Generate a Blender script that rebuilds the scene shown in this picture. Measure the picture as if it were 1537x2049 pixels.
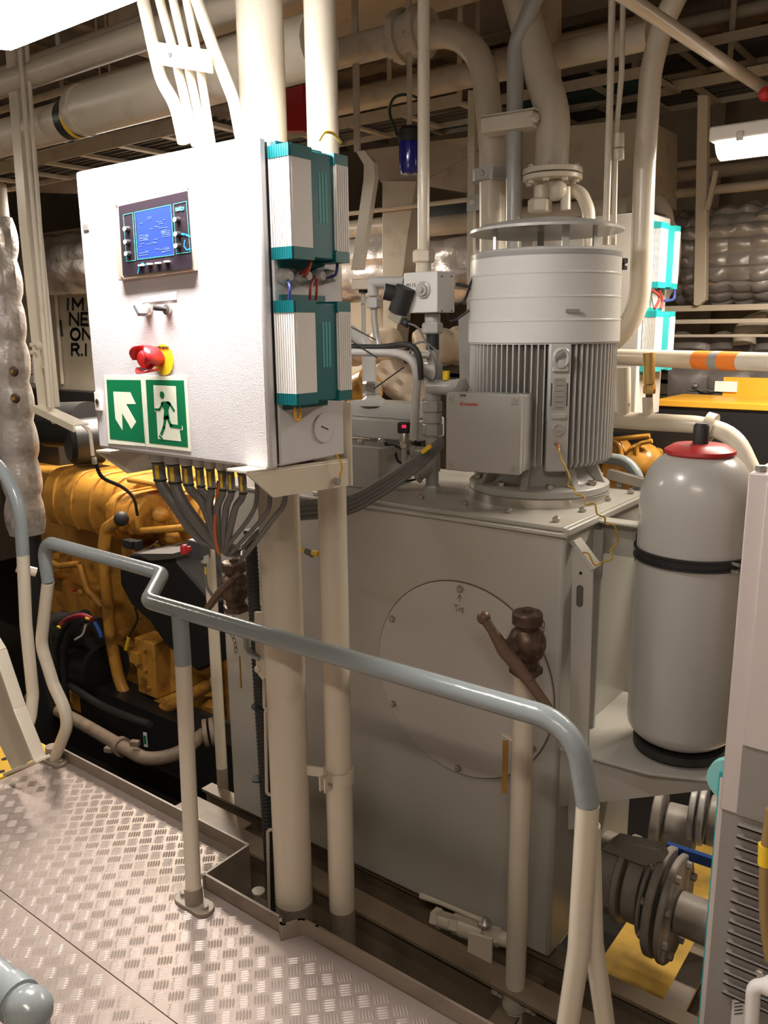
import bpy, bmesh, math, random
from math import sin, cos, pi, radians, sqrt, atan2
from mathutils import Vector as V, Matrix, noise
random.seed(7)
SC = bpy.context.scene
COL = SC.collection
for o in list(bpy.data.objects): bpy.data.objects.remove(o)
# ------------------------------------------------------------------ camera
F = 1657.0; IW, IH = 1537, 2049
PITCH, YAW, ROLL = radians(12.5), radians(37.4), radians(-0.63)
CAM = V((0, 0, 1.75))
fw = V((-sin(YAW)*cos(PITCH), cos(YAW)*cos(PITCH), -sin(PITCH)))
r0 = V((cos(YAW), sin(YAW), 0)); u0 = r0.cross(fw)
rt = (r0*cos(ROLL) + u0*sin(ROLL)).normalized(); up = rt.cross(fw)
cd = bpy.data.cameras.new('camera'); cam = bpy.data.objects.new('camera', cd); COL.objects.link(cam)
cd.sensor_fit = 'VERTICAL'; cd.sensor_height = 24.0; cd.lens = F/IH*24.0
cd.clip_start = 0.02; cd.clip_end = 60
m = Matrix((rt, up, -fw)).transposed().to_4x4(); m.translation = CAM; cam.matrix_world = m
SC.camera = cam
# ------------------------------------------------------------------ world, exposure, main lights
w = bpy.data.worlds.new('world'); SC.world = w; w.use_nodes = True
w.node_tree.nodes['Background'].inputs[0].default_value = (1, .86, .68, 1)
w.node_tree.nodes['Background'].inputs[1].default_value = 0.05
SC.view_settings.view_transform = 'Standard'; SC.view_settings.look = 'None'
SC.view_settings.exposure = 0.0; SC.view_settings.gamma = 1.0
SC.view_settings.use_curve_mapping = False
WARM = (1.0, .87, .72); COOL = (1.0, .93, .88)
def area(name, loc, sx, sy, power, col=WARM, rot=(0, 0, 0), spread=180):
    l = bpy.data.lights.new(name, 'AREA'); l.shape = 'RECTANGLE'; l.size = sx; l.size_y = sy
    l.energy = power; l.color = col; l.spread = radians(spread)
    o = bpy.data.objects.new(name, l); o.location = loc; o.rotation_euler = rot; COL.objects.link(o); return o
LAMPS = dict(  # name: (x centre, y centre, z bottom, length, power, colour)
    near=(-1.56, 1.12, 2.38, .78, 38, COOL), right=(-.42, 3.3, 2.33, 1.1, 58, WARM),
    behind=(.1, -.4, 2.62, 1.2, 24, WARM), port=(-4.35, 3.4, 2.5, 1.1, 60, WARM),  # behind and port: unseen lamps added for fill light
    aft=(-5.1, 3.82, 2.46, .9, 110, WARM), stair=(-4.3, .9, 2.6, 1.2, 22, WARM))  # stair: another unseen lamp, added to brighten the left side
for k, (x, y, z, ln, pw, c) in LAMPS.items():
    area('lamp_light', (x, y, z-.012), ln-.08, .11, pw, c)
# ------------------------------------------------------------------ geometry helpers
def at(px, py, x=None, y=None, z=None, d=None):
    """point of the place that the photograph shows at pixel (px, py), on a plane of known x, y or z"""
    D = fw + rt*((px-IW/2)/F) - up*((py-IH/2)/F)
    if d is not None: return CAM + D*d
    if x is not None: return CAM + D*((x-CAM.x)/D.x)
    if y is not None: return CAM + D*((y-CAM.y)/D.y)
    return CAM + D*((z-CAM.z)/D.z)
def pr(wpx, p): return .5*wpx/F*(V(p)-CAM).dot(fw)      # radius of something wpx pixels wide at p
def frame(d):
    d = d.normalized(); a = V((0, 0, 1)) if abs(d.z) < .9 else V((1, 0, 0))
    u = d.cross(a).normalized(); return u, d.cross(u).normalized()
class MB:
    def __init__(s): s.v = []; s.f = []
    def add(s, vs, fs):
        n = len(s.v); s.v += [V(q) for q in vs]; s.f += [tuple(i+n for i in q) for q in fs]; return s
    def box(s, x0, x1, y0, y1, z0, z1):
        x0, x1 = sorted((x0, x1)); y0, y1 = sorted((y0, y1)); z0, z1 = sorted((z0, z1))
        return s.add([(x0,y0,z0),(x1,y0,z0),(x1,y1,z0),(x0,y1,z0),(x0,y0,z1),(x1,y0,z1),(x1,y1,z1),(x0,y1,z1)],
              [(0,3,2,1),(4,5,6,7),(0,1,5,4),(1,2,6,5),(2,3,7,6),(3,0,4,7)])
    def cbox(s, c, sz, rz=0, M=None):
        a, b, h = sz[0]/2, sz[1]/2, sz[2]/2
        R = M if M is not None else Matrix.Rotation(rz, 3, 'Z')
        vs = [V(c)+R@V(q) for q in ((-a,-b,-h),(a,-b,-h),(a,b,-h),(-a,b,-h),(-a,-b,h),(a,-b,h),(a,b,h),(-a,b,h))]
        return s.add(vs, [(0,3,2,1),(4,5,6,7),(0,1,5,4),(1,2,6,5),(2,3,7,6),(3,0,4,7)])
    def bar(s, a, b, w, h, upv=(0, 0, 1)):
        a, b = V(a), V(b); d = (b-a).normalized(); u = V(upv); sd = d.cross(u)
        if sd.length < 1e-4: sd = d.cross(V((0, 1, 0)))
        sd.normalize(); u = sd.cross(d)
        q = [(-w/2,-h/2),(w/2,-h/2),(w/2,h/2),(-w/2,h/2)]
        return s.add([a+sd*i+u*j for i, j in q]+[b+sd*i+u*j for i, j in q],
              [(0,3,2,1),(4,5,6,7),(0,1,5,4),(1,2,6,5),(2,3,7,6),(3,0,4,7)])
    def tube(s, pts, r, n=14, cap=True, rs=None):
        pts = [V(p) for p in pts]; m = len(pts)
        u = None; base = len(s.v); vs = []
        for i, p in enumerate(pts):
            d = (pts[min(i+1, m-1)]-pts[max(i-1, 0)])
            d = d.normalized() if d.length > 1e-9 else V((0, 0, 1))
            if u is None: u, _ = frame(d)
            u = (u-d*u.dot(d)).normalized(); v_ = d.cross(u)
            R = rs[i] if rs else r
            vs += [p+u*R*cos(2*pi*k/n)+v_*R*sin(2*pi*k/n) for k in range(n)]
        fs = [(i*n+k, i*n+(k+1) % n, (i+1)*n+(k+1) % n, (i+1)*n+k) for i in range(m-1) for k in range(n)]
        if cap: fs += [tuple(range(n-1, -1, -1)), tuple((m-1)*n+k for k in range(n))]
        return s.add(vs, fs)
    def lathe(s, prof, o, d=(0, 0, 1), n=32):
        """prof: (radius, distance along d)"""
        o = V(o); d = V(d).normalized(); u, v_ = frame(d); v_ = d.cross(u); vs = []; fs = []; rings = []
        for r, h in prof:
            if r < 1e-6: rings.append([len(vs)]); vs.append(o+d*h)
            else:
                rings.append(list(range(len(vs), len(vs)+n)))
                vs += [o+d*h+u*r*cos(2*pi*k/n)+v_*r*sin(2*pi*k/n) for k in range(n)]
        for a, b in zip(rings, rings[1:]):
            if len(a) == 1 and len(b) == 1: continue
            for k in range(n):
                if len(a) == 1: fs.append((a[0], b[(k+1) % n], b[k]))
                elif len(b) == 1: fs.append((a[k], a[(k+1) % n], b[0]))
                else: fs.append((a[k], a[(k+1) % n], b[(k+1) % n], b[k]))
        if len(rings[0]) > 1: fs.append(tuple(reversed(rings[0])))
        if len(rings[-1]) > 1: fs.append(tuple(rings[-1]))
        return s.add(vs, fs)
    def cyl(s, a, b, r, n=20, r2=None):
        a, b = V(a), V(b)
        return s.lathe([(r, 0), (r if r2 is None else r2, (b-a).length)], a, b-a, n)
    def prism(s, poly, off):
        """poly: 3D points of one face; off: extrusion vector"""
        off = V(off); n = len(poly); p = [V(q) for q in poly]
        nr = V((0, 0, 0))
        for i in range(n): nr += p[i].cross(p[(i+1) % n])
        if nr.dot(off) > 0: p.reverse()
        return s.add(p+[q+off for q in p], [tuple(range(n)), tuple(range(2*n-1, n-1, -1))] +
                     [(i, i+n, (i+1) % n+n, (i+1) % n) for i in range(n)])
    def hexn(s, c, d, r, h): 
        return s.lathe([(r*.86, 0), (r, h*.12), (r, h*.85), (r*.8, h)], c, d, 6)
    def sph(s, c, r, n=16, sz=1, d=(0, 0, 1)):
        return s.lathe([(r*sin(pi*i/10), -r*sz*cos(pi*i/10)) for i in range(11)], c, d, n)
def fil(pts, R, k=6):
    """rounds the corners of a path with arcs of radius R"""
    pts = [V(p) for p in pts]; out = [pts[0]]
    for i in range(1, len(pts)-1):
        a, b, c = pts[i-1], pts[i], pts[i+1]; u = (a-b); v_ = (c-b); la, lc = u.length, v_.length
        u.normalize(); v_.normalize(); an = u.angle(v_, 0)
        if an > 3.1 or an < .02: out.append(b); continue
        rr = R[i-1] if isinstance(R, (list, tuple)) else R
        t = min(rr/math.tan(an/2), la*.49, lc*.49); rr = t*math.tan(an/2)
        bi = (u+v_).normalized(); ce = b+bi*(rr/sin(an/2)); s0 = b+u*t-ce; s1 = b+v_*t-ce
        tot = s0.angle(s1, 0); ax = s0.cross(s1)
        if ax.length < 1e-9: out.append(b); continue
        for j in range(k+1): out.append(ce+Matrix.Rotation(tot*j/k, 3, ax)@s0)
    out.append(pts[-1]); return out
def spl(pts, k=6):
    pts = [V(p) for p in pts]; P = [pts[0]*2-pts[1]]+pts+[pts[-1]*2-pts[-2]]; out = []
    for i in range(1, len(P)-2):
        a, b, c, d = P[i-1:i+3]
        for j in range(k):
            t = j/k; out.append(.5*((2*b)+(c-a)*t+(2*a-5*b+4*c-d)*t*t+(3*b-a-3*c+d)*t**3))
    out.append(pts[-1]); return out
# ------------------------------------------------------------------ materials
MATS = {}
def mat(name, col, rough=.5, metal=0, bump=0, bs=60, var=.08, vs=4, emit=None, es=0, dirt=None, coat=0):
    if name in MATS: return MATS[name]
    m = bpy.data.materials.new(name); m.use_nodes = True; nt = m.node_tree; N = nt.nodes; L = nt.links
    b = N['Principled BSDF']; b.inputs['Roughness'].default_value = rough; b.inputs['Metallic'].default_value = metal
    if coat: b.inputs['Coat Weight'].default_value = coat; b.inputs['Coat Roughness'].default_value = .12
    tc = N.new('ShaderNodeTexCoord'); nz = N.new('ShaderNodeTexNoise'); nz.inputs['Scale'].default_value = vs
    nz.inputs['Detail'].default_value = 5; L.new(tc.outputs['Object'], nz.inputs['Vector'])
    mx = N.new('ShaderNodeMixRGB'); c = col
    mx.inputs[1].default_value = tuple(max(0, q*(1-var)) for q in c)+(1,)
    mx.inputs[2].default_value = tuple(min(1, q*(1+var)) for q in c)+(1,)
    L.new(nz.outputs['Fac'], mx.inputs[0]); out = mx.outputs[0]
    if dirt:
        dc, ds, lo, hi = dirt
        n2 = N.new('ShaderNodeTexNoise'); n2.inputs['Scale'].default_value = ds; n2.inputs['Detail'].default_value = 8
        L.new(tc.outputs['Object'], n2.inputs['Vector'])
        rp = N.new('ShaderNodeMapRange'); rp.inputs[1].default_value = lo; rp.inputs[2].default_value = hi
        L.new(n2.outputs['Fac'], rp.inputs[0]); m2 = N.new('ShaderNodeMixRGB')
        m2.inputs[2].default_value = tuple(dc)+(1,); L.new(rp.outputs[0], m2.inputs[0]); L.new(out, m2.inputs[1]); out = m2.outputs[0]
    L.new(out, b.inputs['Base Color'])
    if bump:
        n3 = N.new('ShaderNodeTexNoise'); n3.inputs['Scale'].default_value = bs; n3.inputs['Detail'].default_value = 3
        L.new(tc.outputs['Object'], n3.inputs['Vector']); bp = N.new('ShaderNodeBump')
        bp.inputs['Strength'].default_value = bump; bp.inputs['Distance'].default_value = .01
        L.new(n3.outputs['Fac'], bp.inputs['Height']); L.new(bp.outputs[0], b.inputs['Normal'])
    if emit: b.inputs['Emission Color'].default_value = tuple(emit)+(1,); b.inputs['Emission Strength'].default_value = es
    MATS[name] = m; return m
CREAM = mat('cream_paint', (.64, .575, .465), .26, bump=.04, bs=25, dirt=((.50, .43, .33), 7, .62, .85))
CREAM2 = mat('cream_paint_old', (.56, .50, .40), .38, bump=.05, bs=30, dirt=((.36, .30, .23), 9, .56, .8))
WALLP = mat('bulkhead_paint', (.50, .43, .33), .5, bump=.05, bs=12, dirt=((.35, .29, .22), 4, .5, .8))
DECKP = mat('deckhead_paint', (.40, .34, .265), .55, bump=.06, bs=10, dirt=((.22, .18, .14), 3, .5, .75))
TANKP = mat('tank_grey_paint', (.44, .425, .385), .30, bump=.10, bs=4, var=.05, dirt=((.40, .36, .29), 3, .55, .85))
MOTP = mat('motor_grey_paint_dimmed', (.40, .392, .37), .28, bump=.04, bs=40)  # grey darkened in the colour for weaker ambient light on the fins
PANP = mat('panel_light_grey', (.60, .58, .60), .42, bump=.12, bs=420, var=.015)
RAILG = mat('rail_blue_grey_paint', (.255, .285, .295), .22, bump=.08, bs=60, dirt=((.25, .26, .26), 12, .6, .8))
TAUPE = mat('taupe_deck_paint', (.26, .21, .165), .45, bump=.08, bs=40, dirt=((.15, .12, .09), 10, .5, .8))
BEAMP = mat('lower_beam_paint', (.22, .165, .11), .5, bump=.08, bs=30, dirt=((.12, .09, .06), 6, .45, .8))
ALUF = mat('checker_plate_aluminium', (.37, .305, .275), .45, metal=.25, bump=.05, bs=90, var=.12, vs=3, dirt=((.24, .19, .16), 2.2, .45, .75))
TREAD = mat('worn_tread_aluminium', (.43, .365, .33), .44, metal=.3, var=.16, vs=3, dirt=((.36, .29, .25), 2.6, .48, .72))
BLACK = mat('black_paint', (.012, .012, .013), .42, bump=.05)
RUB = mat('black_rubber', (.018, .018, .018), .6)
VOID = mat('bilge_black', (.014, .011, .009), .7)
YEL = mat('engine_yellow_paint', (.52, .255, .045), .3, bump=.12, bs=35, var=.15, dirt=((.16, .075, .02), 8, .52, .72))
GREYC = mat('grey_cable_jacket', (.145, .145, .14), .45)
GREYP = mat('grey_plastic', (.50, .48, .46), .45)
STEEL = mat('bare_steel', (.56, .53, .49), .28, metal=.9, bump=.03, var=.1)
ZINC = mat('dull_zinc', (.42, .39, .35), .42, metal=.7, var=.15, vs=20)
BRONZE = mat('aged_bronze', (.105, .065, .045), .42, metal=.55, bump=.15, bs=60, var=.3, dirt=((.25, .17, .11), 30, .6, .75))
BRASS = mat('brass', (.62, .43, .16), .3, metal=.85, var=.12)
TEAL = mat('teal_plastic', (.0, .125, .145), .42)
RED = mat('red_plastic', (.55, .02, .025), .36)
REDP = mat('red_paint', (.38, .015, .015), .4)
YELP = mat('yellow_label', (.85, .56, .03), .45)
WHITE = mat('white_plastic', (.80, .78, .76), .4)
SILV = mat('silver_insulation_cloth', (.50, .47, .45), .38, metal=.35, bump=1.0, bs=14, var=.2, vs=6, dirt=((.20, .17, .15), 6, .5, .75))
DUCT = mat('beige_lagging', (.60, .50, .38), .6, bump=.4, bs=14, dirt=((.40, .32, .23), 5, .5, .8))
INK = mat('black_ink', (.01, .01, .012), .6)
GLOWC = mat('lamp_diffuser', (.9, .9, .88), .5, emit=(1, .93, .84), es=11)
GLOWN = mat('near_lamp_diffuser', (.9, .9, .88), .5, emit=(1, .95, .90), es=55)
ORNG = mat('orange_cable', (.62, .14, .03), .45)
ORT = mat('orange_tape', (.85, .22, .02), .45)
GRN = mat('sign_green', (.0, .165, .06), .4)
PHOS = mat('photoluminescent_white', (.80, .84, .70), .42)
# ------------------------------------------------------------------ objects
def wloc(o):
    p = V((0, 0, 0))
    while o is not None: p += o.location; o = o.parent
    return p
def props(o, label, cat, group, kind):
    if label: o['label'] = label
    if cat: o['category'] = cat
    if group: o['group'] = group
    if kind: o['kind'] = kind
def T(name, label, cat, loc, group=None, kind=None):
    o = bpy.data.objects.new(name, None); COL.objects.link(o); o.location = loc; o.empty_display_size = .05
    props(o, label, cat, group, kind); return o
def mk(mb, name, m, parent=None, label=None, cat=None, group=None, kind=None, bev=0, smooth=35, org=None):
    if parent is not None: base = wloc(parent)
    else:
        lo = V([min(q[i] for q in mb.v) for i in range(3)]); hi = V([max(q[i] for q in mb.v) for i in range(3)])
        base = org or V(((lo.x+hi.x)/2, (lo.y+hi.y)/2, lo.z))
    me = bpy.data.meshes.new(name); me.from_pydata([q-base for q in mb.v], [], mb.f)
    if smooth:
        for p in me.polygons: p.use_smooth = True
        me.set_sharp_from_angle(angle=radians(smooth))
    me.materials.append(m); o = bpy.data.objects.new(name, me); COL.objects.link(o)
    if parent is not None: o.parent = parent
    else: o.location = base
    if bev:
        b = o.modifiers.new('bevel', 'BEVEL'); b.width = bev; b.segments = 2; b.limit_method = 'ANGLE'; b.angle_limit = radians(40)
    props(o, label, cat, group, kind); return o
def dup(root, off, label=None, group=None, parent=None):
    def cp(o, par):
        c = o.copy(); COL.objects.link(c); c.parent = par
        for ch in [q for q in bpy.data.objects if q.parent == o]: cp(ch, c)
        return c
    c = cp(root, parent if parent else root.parent); c.location = root.location+V(off)
    if label: c['label'] = label
    if group: c['group'] = group
    return c
def text(s, size, org, ux, uy, m, parent, name='lettering', thick=.0006, sx=1, align='LEFT', bold=0):
    cu = bpy.data.curves.new('t', 'FONT'); cu.body = s; cu.size = size; cu.extrude = thick; cu.align_x = align
    cu.resolution_u = 3; cu.offset = bold
    o = bpy.data.objects.new('t', cu); COL.objects.link(o); bpy.context.view_layer.update()
    me = bpy.data.meshes.new_from_object(o); bpy.data.objects.remove(o)
    ux = V(ux).normalized(); uy = V(uy).normalized(); n = ux.cross(uy); b = V(org)-(wloc(parent) if parent else V((0, 0, 0)))
    for q in me.vertices: q.co = b+ux*q.co.x*sx+uy*q.co.y+n*q.co.z
    me.name = name; me.materials.clear(); me.materials.append(m)
    o = bpy.data.objects.new(name, me); COL.objects.link(o)
    if parent: o.parent = parent
    return o
def pipe(name, label, pts, r, m=CREAM, R=.06, n=16, cat='pipe', group=None, parent=None):
    return mk(MB().tube(fil(pts, R), r, n), name, m, parent, label, cat, group)
def bolts(parent, m, pts, d, r, h, name='bolt'):
    for p in pts: mk(MB().hexn(p, d, r, h), name, m, parent)
# ================================================================== SETTING
def struct(name, mb, m, bev=0, parent=None, smooth=0, label=None):
    return mk(mb, name, m, parent, label, kind='structure' if parent is None else None, bev=bev, smooth=smooth)
ROOM = (-11.0, 3.0, -2.2, 8.2, -1.35, 4.0)
X0, X1, Y0, Y1, ZB, ZT = ROOM
struct('wall_back', MB().box(X0, X1, Y1, Y1+.1, ZB, ZT), WALLP)
struct('wall_left', MB().box(X0-.1, X0, Y0, Y1, ZB, ZT), WALLP)
struct('wall_right', MB().box(X1, X1+.1, Y0, Y1, ZB, ZT), WALLP)
struct('wall_front', MB().box(X0, X1, Y0-.1, Y0, ZB, ZT), WALLP)
# deckhead with its beams: frames run across, two girders run along
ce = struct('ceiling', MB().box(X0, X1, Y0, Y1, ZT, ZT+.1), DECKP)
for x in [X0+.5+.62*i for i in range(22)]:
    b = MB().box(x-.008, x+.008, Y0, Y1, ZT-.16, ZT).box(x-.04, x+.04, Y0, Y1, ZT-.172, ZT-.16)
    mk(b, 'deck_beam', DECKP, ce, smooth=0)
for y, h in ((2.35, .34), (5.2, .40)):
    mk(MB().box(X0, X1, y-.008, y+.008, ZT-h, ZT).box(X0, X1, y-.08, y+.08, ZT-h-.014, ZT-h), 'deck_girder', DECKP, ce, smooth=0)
struct('trim_1', MB().box(X0, X1, Y1-.12, Y1, 1.2, 1.24).box(X0, X1, Y1-.12, Y1-.1, 1.1, 1.3), WALLP)
struct('trim_2', MB().box(X0, X1, Y1-.14, Y1, 2.3, 2.36), WALLP)
for i, x in enumerate((-9.2, -7.4, -5.6, -3.9, -2.4, -.9, .6)):
    struct('trim_%d' % (i+3), MB().box(x-.01, x+.01, Y1-.16, Y1, ZB, ZT).box(x-.06, x+.06, Y1-.17, Y1-.16, ZB, ZT), WALLP)
# bilge plating under everything
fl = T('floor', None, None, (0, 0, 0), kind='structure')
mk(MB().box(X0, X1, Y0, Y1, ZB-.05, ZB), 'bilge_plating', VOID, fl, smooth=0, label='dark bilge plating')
# ---- platform plates, edge follows the toe boards
YE, YF, XC = 1.50, 1.69, -1.893
edge = [(-3.06, YF), (XC, YF), (XC, YE), (-1.555, YE), (-1.525, YE-.028), (-1.495, YE+.032), (-1.44, YE+.036), (.9, YE+.036)]
SY = 1.10
mk(MB().prism([(-3.06, SY+.002, 0), (1.2, SY+.002, 0), (1.2, 1.534, 0), (-1.49, 1.534, 0), (-1.525, 1.474, 0), (-1.555, 1.497, 0), (XC, 1.497, 0), (XC, YF, 0), (-3.06, YF, 0)],
   (0, 0, -.006)), 'floor_plate', ALUF, fl, smooth=0)
mk(MB().prism([(-3.06, -1.6, 0), (1.2, -1.6, 0), (1.2, SY-.001, 0), (-3.06, SY-.001, 0)], (0, 0, -.006)), 'floor_plate', ALUF, fl, smooth=0)
def inside(x, y):
    if x < -3.03: return False
    lim = 1.66 if x < XC-.02 else (1.475 if x < -1.44 else 1.51)
    if -1.60 < x < -1.45: lim = 1.445
    return y < lim and abs(y-SY) > .014 and y > .1 and x < .1
def treads():
    mb = MB(); P = .0455; U = V((cos(radians(45)), sin(radians(45)), 0)); W_ = V((-U.y, U.x, 0))
    vs = []; fs = []
    for i in range(-75, 50):
        for j in range(-30, 90):
            c = U*(i*P)+W_*(j*P); 
            if not inside(c.x, c.y): continue
            A, B = (U, W_) if (i+j) % 2 else (W_, U)
            for k in range(5):
                p = c+B*((k-2)*P*.185)
                if not inside(p.x, p.y): continue
                L_, w_, h = P*.46*(1-.05*abs(k-2)), .0036, .0021
                n = len(vs)
                vs += [p-A*L_, p-A*L_*.5-B*w_, p+A*L_*.5-B*w_, p+A*L_, p+A*L_*.5+B*w_, p-A*L_*.5+B*w_, p-A*L_*.5+V((0,0,h)), p+A*L_*.5+V((0,0,h))]
                fs += [(n, n+1, n+6), (n+1, n+2, n+7, n+6), (n+2, n+3, n+7), (n+3, n+4, n+7), (n+4, n+5, n+6, n+7), (n+5, n, n+6)]
    mb.v = vs; mb.f = fs; return mb
mk(treads(), 'tread_bars', TREAD, fl, smooth=0, kind='stuff', label='raised five-bar tread of worn aluminium')
def strip(pts, z0, z1, t):
    mb = MB()
    for (a, b) in zip(pts, pts[1:]):
        d = (V((b[0]-a[0], b[1]-a[1], 0))).normalized(); nr = V((-d.y, d.x, 0))*t
        A, B = V((a[0], a[1], z0)), V((b[0], b[1], z0)); e = d*t*.5
        mb.prism([A-e, B+e, B+e+nr, A-e+nr], (0, 0, z1-z0))
    return mb
tb = T('toe_board', 'taupe painted steel toe board edging the checker plate walkway', 'toe board', (-1.9, 1.5, 0))
mk(strip(edge[:2], -.09, .05, .008), 'kick_strip', TAUPE, tb, smooth=0)
mk(strip(edge[1:3], -.16, .05, .008), 'kick_strip', TAUPE, tb, smooth=0)
mk(strip(edge[2:4], -.12, .05, .008), 'kick_strip', TAUPE, tb, smooth=0)
mk(strip(fil([(*q, 0) for q in edge[3:]], .012, 3), -.12, .05, .008), 'kick_strip', TAUPE, tb, smooth=0)
# walkway support beams and lower framing
def beam(label, a, b, w, h, m=BEAMP, fl_=.012, group=None, name='floor_beam'):
    a, b = V(a), V(b)
    mb = MB().bar(a, b, fl_, h).bar(a+V((0, 0, h/2)), b+V((0, 0, h/2)), w, fl_).bar(a-V((0, 0, h/2)), b-V((0, 0, h/2)), w, fl_)
    return mk(mb, name, m, None, label, 'beam', group, smooth=0)
beam('brown floor beam just below the toe board behind the standpipe foot', (-2.62, 1.99, -.34), (.6, 1.93, -.34), .09, .22)
beam('outer brown beam along the bottom of the grey tank front', (-2.66, 2.16, -.30), (.4, 2.13, -.30), .06, .14)
for i, x in enumerate((-2.45, -1.02, -.62)):
    beam(['short cross beam left of the tank foot', 'cross beam between walkway and tank beside the drain valve', 'cross beam under the capped standpipe'][i],
         (x, 1.55, -.36), (x, 2.12, -.36), .07, .08)
mk(MB().box(-2.66, -2.30, 1.86, 2.09, -.245, -.235), 'gusset_plate', BEAMP, None, 'small light brown plate on beams at the tank left foot', 'plate', bev=.002)
# ================================================================== HANDRAIL in front of the tank
RR = .0242
def rail():
    t = T('handrail', 'blue-grey topped tubular handrail crossing in front of the grey tank', 'handrail', (-1.85, 1.44, 0))
    zt = .965
    left = [(-3.02, 1.66, 0), at(140, 1440, y=1.66), at(107, 1370, y=1.66), at(82, 1290, y=1.66), (-2.93, 1.66, zt)]
    ya, yb = 1.645, 1.44
    xk = at(300, 1160, y=yb).x
    top = [(-2.93, 1.66, zt), (-2.20, ya, zt), (-1.985, yb, zt), at(1150, 1430, z=zt)]
    e = at(1150, 1430, z=zt)
    top = [(-2.92, 1.66, .80), (-2.93, 1.66, zt), (-2.185, ya, zt), (-1.99, yb, zt), (e.x+.02, 1.452, zt), (e.x+.055, 1.452, .80)]
    p = fil(top, [.07, .07, .07, .16], 8)
    # grey section runs a little way down each end, cream tube continues
    q = [v for v in p]
    mk(MB().tube(q, RR, 20), 'top_rail', RAILG, t)
    a = left[:-1]+[V((-2.92, 1.66, .80))]
    mk(MB().tube(fil(a, .12), RR*.985, 18), 'end_post', CREAM, t)
    mk(MB().tube(fil([(e.x+.055, 1.452, .80), (e.x+.05, 1.452, .45), (e.x+.01, 1.452, .0)], .3), RR*.985, 18), 'end_post', CREAM, t)
    mk(MB().tube([(e.x+.052, 1.475, .74), (e.x+.062, 1.50, .45), (e.x+.115, 1.58, -.06)], RR*.9, 18), 'brace', CREAM, t)
    mk(MB().cyl((-1.845, 1.44, .955), (-1.845, 1.44, .80), RR, 20), 'post_top', RAILG, t, 'blue-grey painted top of the middle post')
    mk(MB().cyl((-1.845, 1.44, .80), (-1.85, 1.425, .03), RR*.985, 20), 'post', CREAM, t)
    for (x, y) in ((-1.85, 1.425), (-3.02, 1.66)):
        n = 20; poly = []
        for k in range(n):
            an = 2*pi*k/n; cx = .042 if cos(an) > 0 else -.042
            poly.append((x+cx+.034*cos(an), y+.034*sin(an), .0012))
        mk(MB().prism(poly, (0, 0, .014)), 'base_flange', TAUPE, t, bev=.002)
        mk(MB().cyl((x, y, .012), (x, y, .07), RR*1.16, 20), 'base_socket', TAUPE, t)
        for s in (-1, 1): mk(MB().hexn((x+s*.052, y, .015), (0, 0, 1), .011, .01), 'bolt', TAUPE, t)
rail()
# second rail at far left, belongs to the stair
t = T('stair_handrail', 'leftmost cream and blue-grey handrail loop beside the stair stringer', 'handrail', (-3.2, 1.6, 0))
yy = 1.60
pp = [at(-60, 900, y=yy), at(0, 930, y=yy), at(40, 1010, y=yy), at(46, 1110, y=yy)]
mk(MB().tube(fil(pp, .2), RR, 18), 'top_rail', RAILG, t)
pp = [at(46, 1108, y=yy), at(52, 1250, y=yy), at(66, 1390, y=yy), at(60, 1450, y=yy-.03), at(42, 1462, y=yy-.10)]
mk(MB().tube(fil(pp, .09), RR*.985, 18), 'loop', CREAM, t)
mk(MB().cyl(at(34, 1136, y=yy), at(72, 1145, y=1.66), RR*.75, 14), 'cross_tube', CREAM, t)
t = T('stair', 'cream stair stringer descending at the left edge with yellow perforated tread', 'stair', (-3.4, 1.5, -.3))
ys = 1.47
mk(MB().prism([at(q_, r_, y=ys) for q_, r_ in ((-80, 1200), (0, 1330), (34, 1420), (62, 1520), (26, 1545), (-80, 1330))], (0, .012, 0)), 'stringer', CREAM, t, bev=.002, smooth=0)
q_ = [at(-80, 1170, y=ys), at(0, 1302, y=ys), at(38, 1415, y=ys), at(80, 1520, y=ys)]
for u_, v_ in zip(q_, q_[1:]): mk(MB().bar(u_, v_, .05, .012, (1, 0, .3)), 'stringer_flange', CREAM, t, bev=.002)
mk(MB().bar(at(20, 1545, y=ys), at(86, 1518, y=ys), .06, .012), 'stringer_foot', CREAM, t, bev=.002)
mk(MB().box(-3.75, -3.08, 1.45, 1.72, -.012, -.002), 'tread', mat('step_yellow', (.75, .45, .02), .5), t, 'yellow perforated tread')
for i in range(7):
    for j in range(4): mk(MB().cyl((-3.66+.09*i, 1.49+.06*j, -.002), (-3.66+.09*i, 1.49+.06*j, .0), .012, 10), 'tread_hole', BLACK, t)
# near handrail at bottom left
t = T('near_handrail', 'blurred grey handrail knuckle nearest the camera at bottom left', 'handrail', (-1.2, .7, 1.0))
a, b, c = at(-60, 1915, z=1.02), at(58, 2022, z=1.02), at(120, 2200, z=1.02)
mk(MB().tube([a, b], .021, 20), 'rail_tube', RAILG, t); mk(MB().sph(b, .026), 'elbow', RAILG, t)
mk(MB().tube([b, b+V((.01, -.02, -.5))], .021, 20), 'drop_tube', RAILG, t)
dd = (b-a).normalized(); mk(MB().cyl(b-dd*.045, b-dd*.02, .0245, 20), 'collar', RAILG, t)
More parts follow.
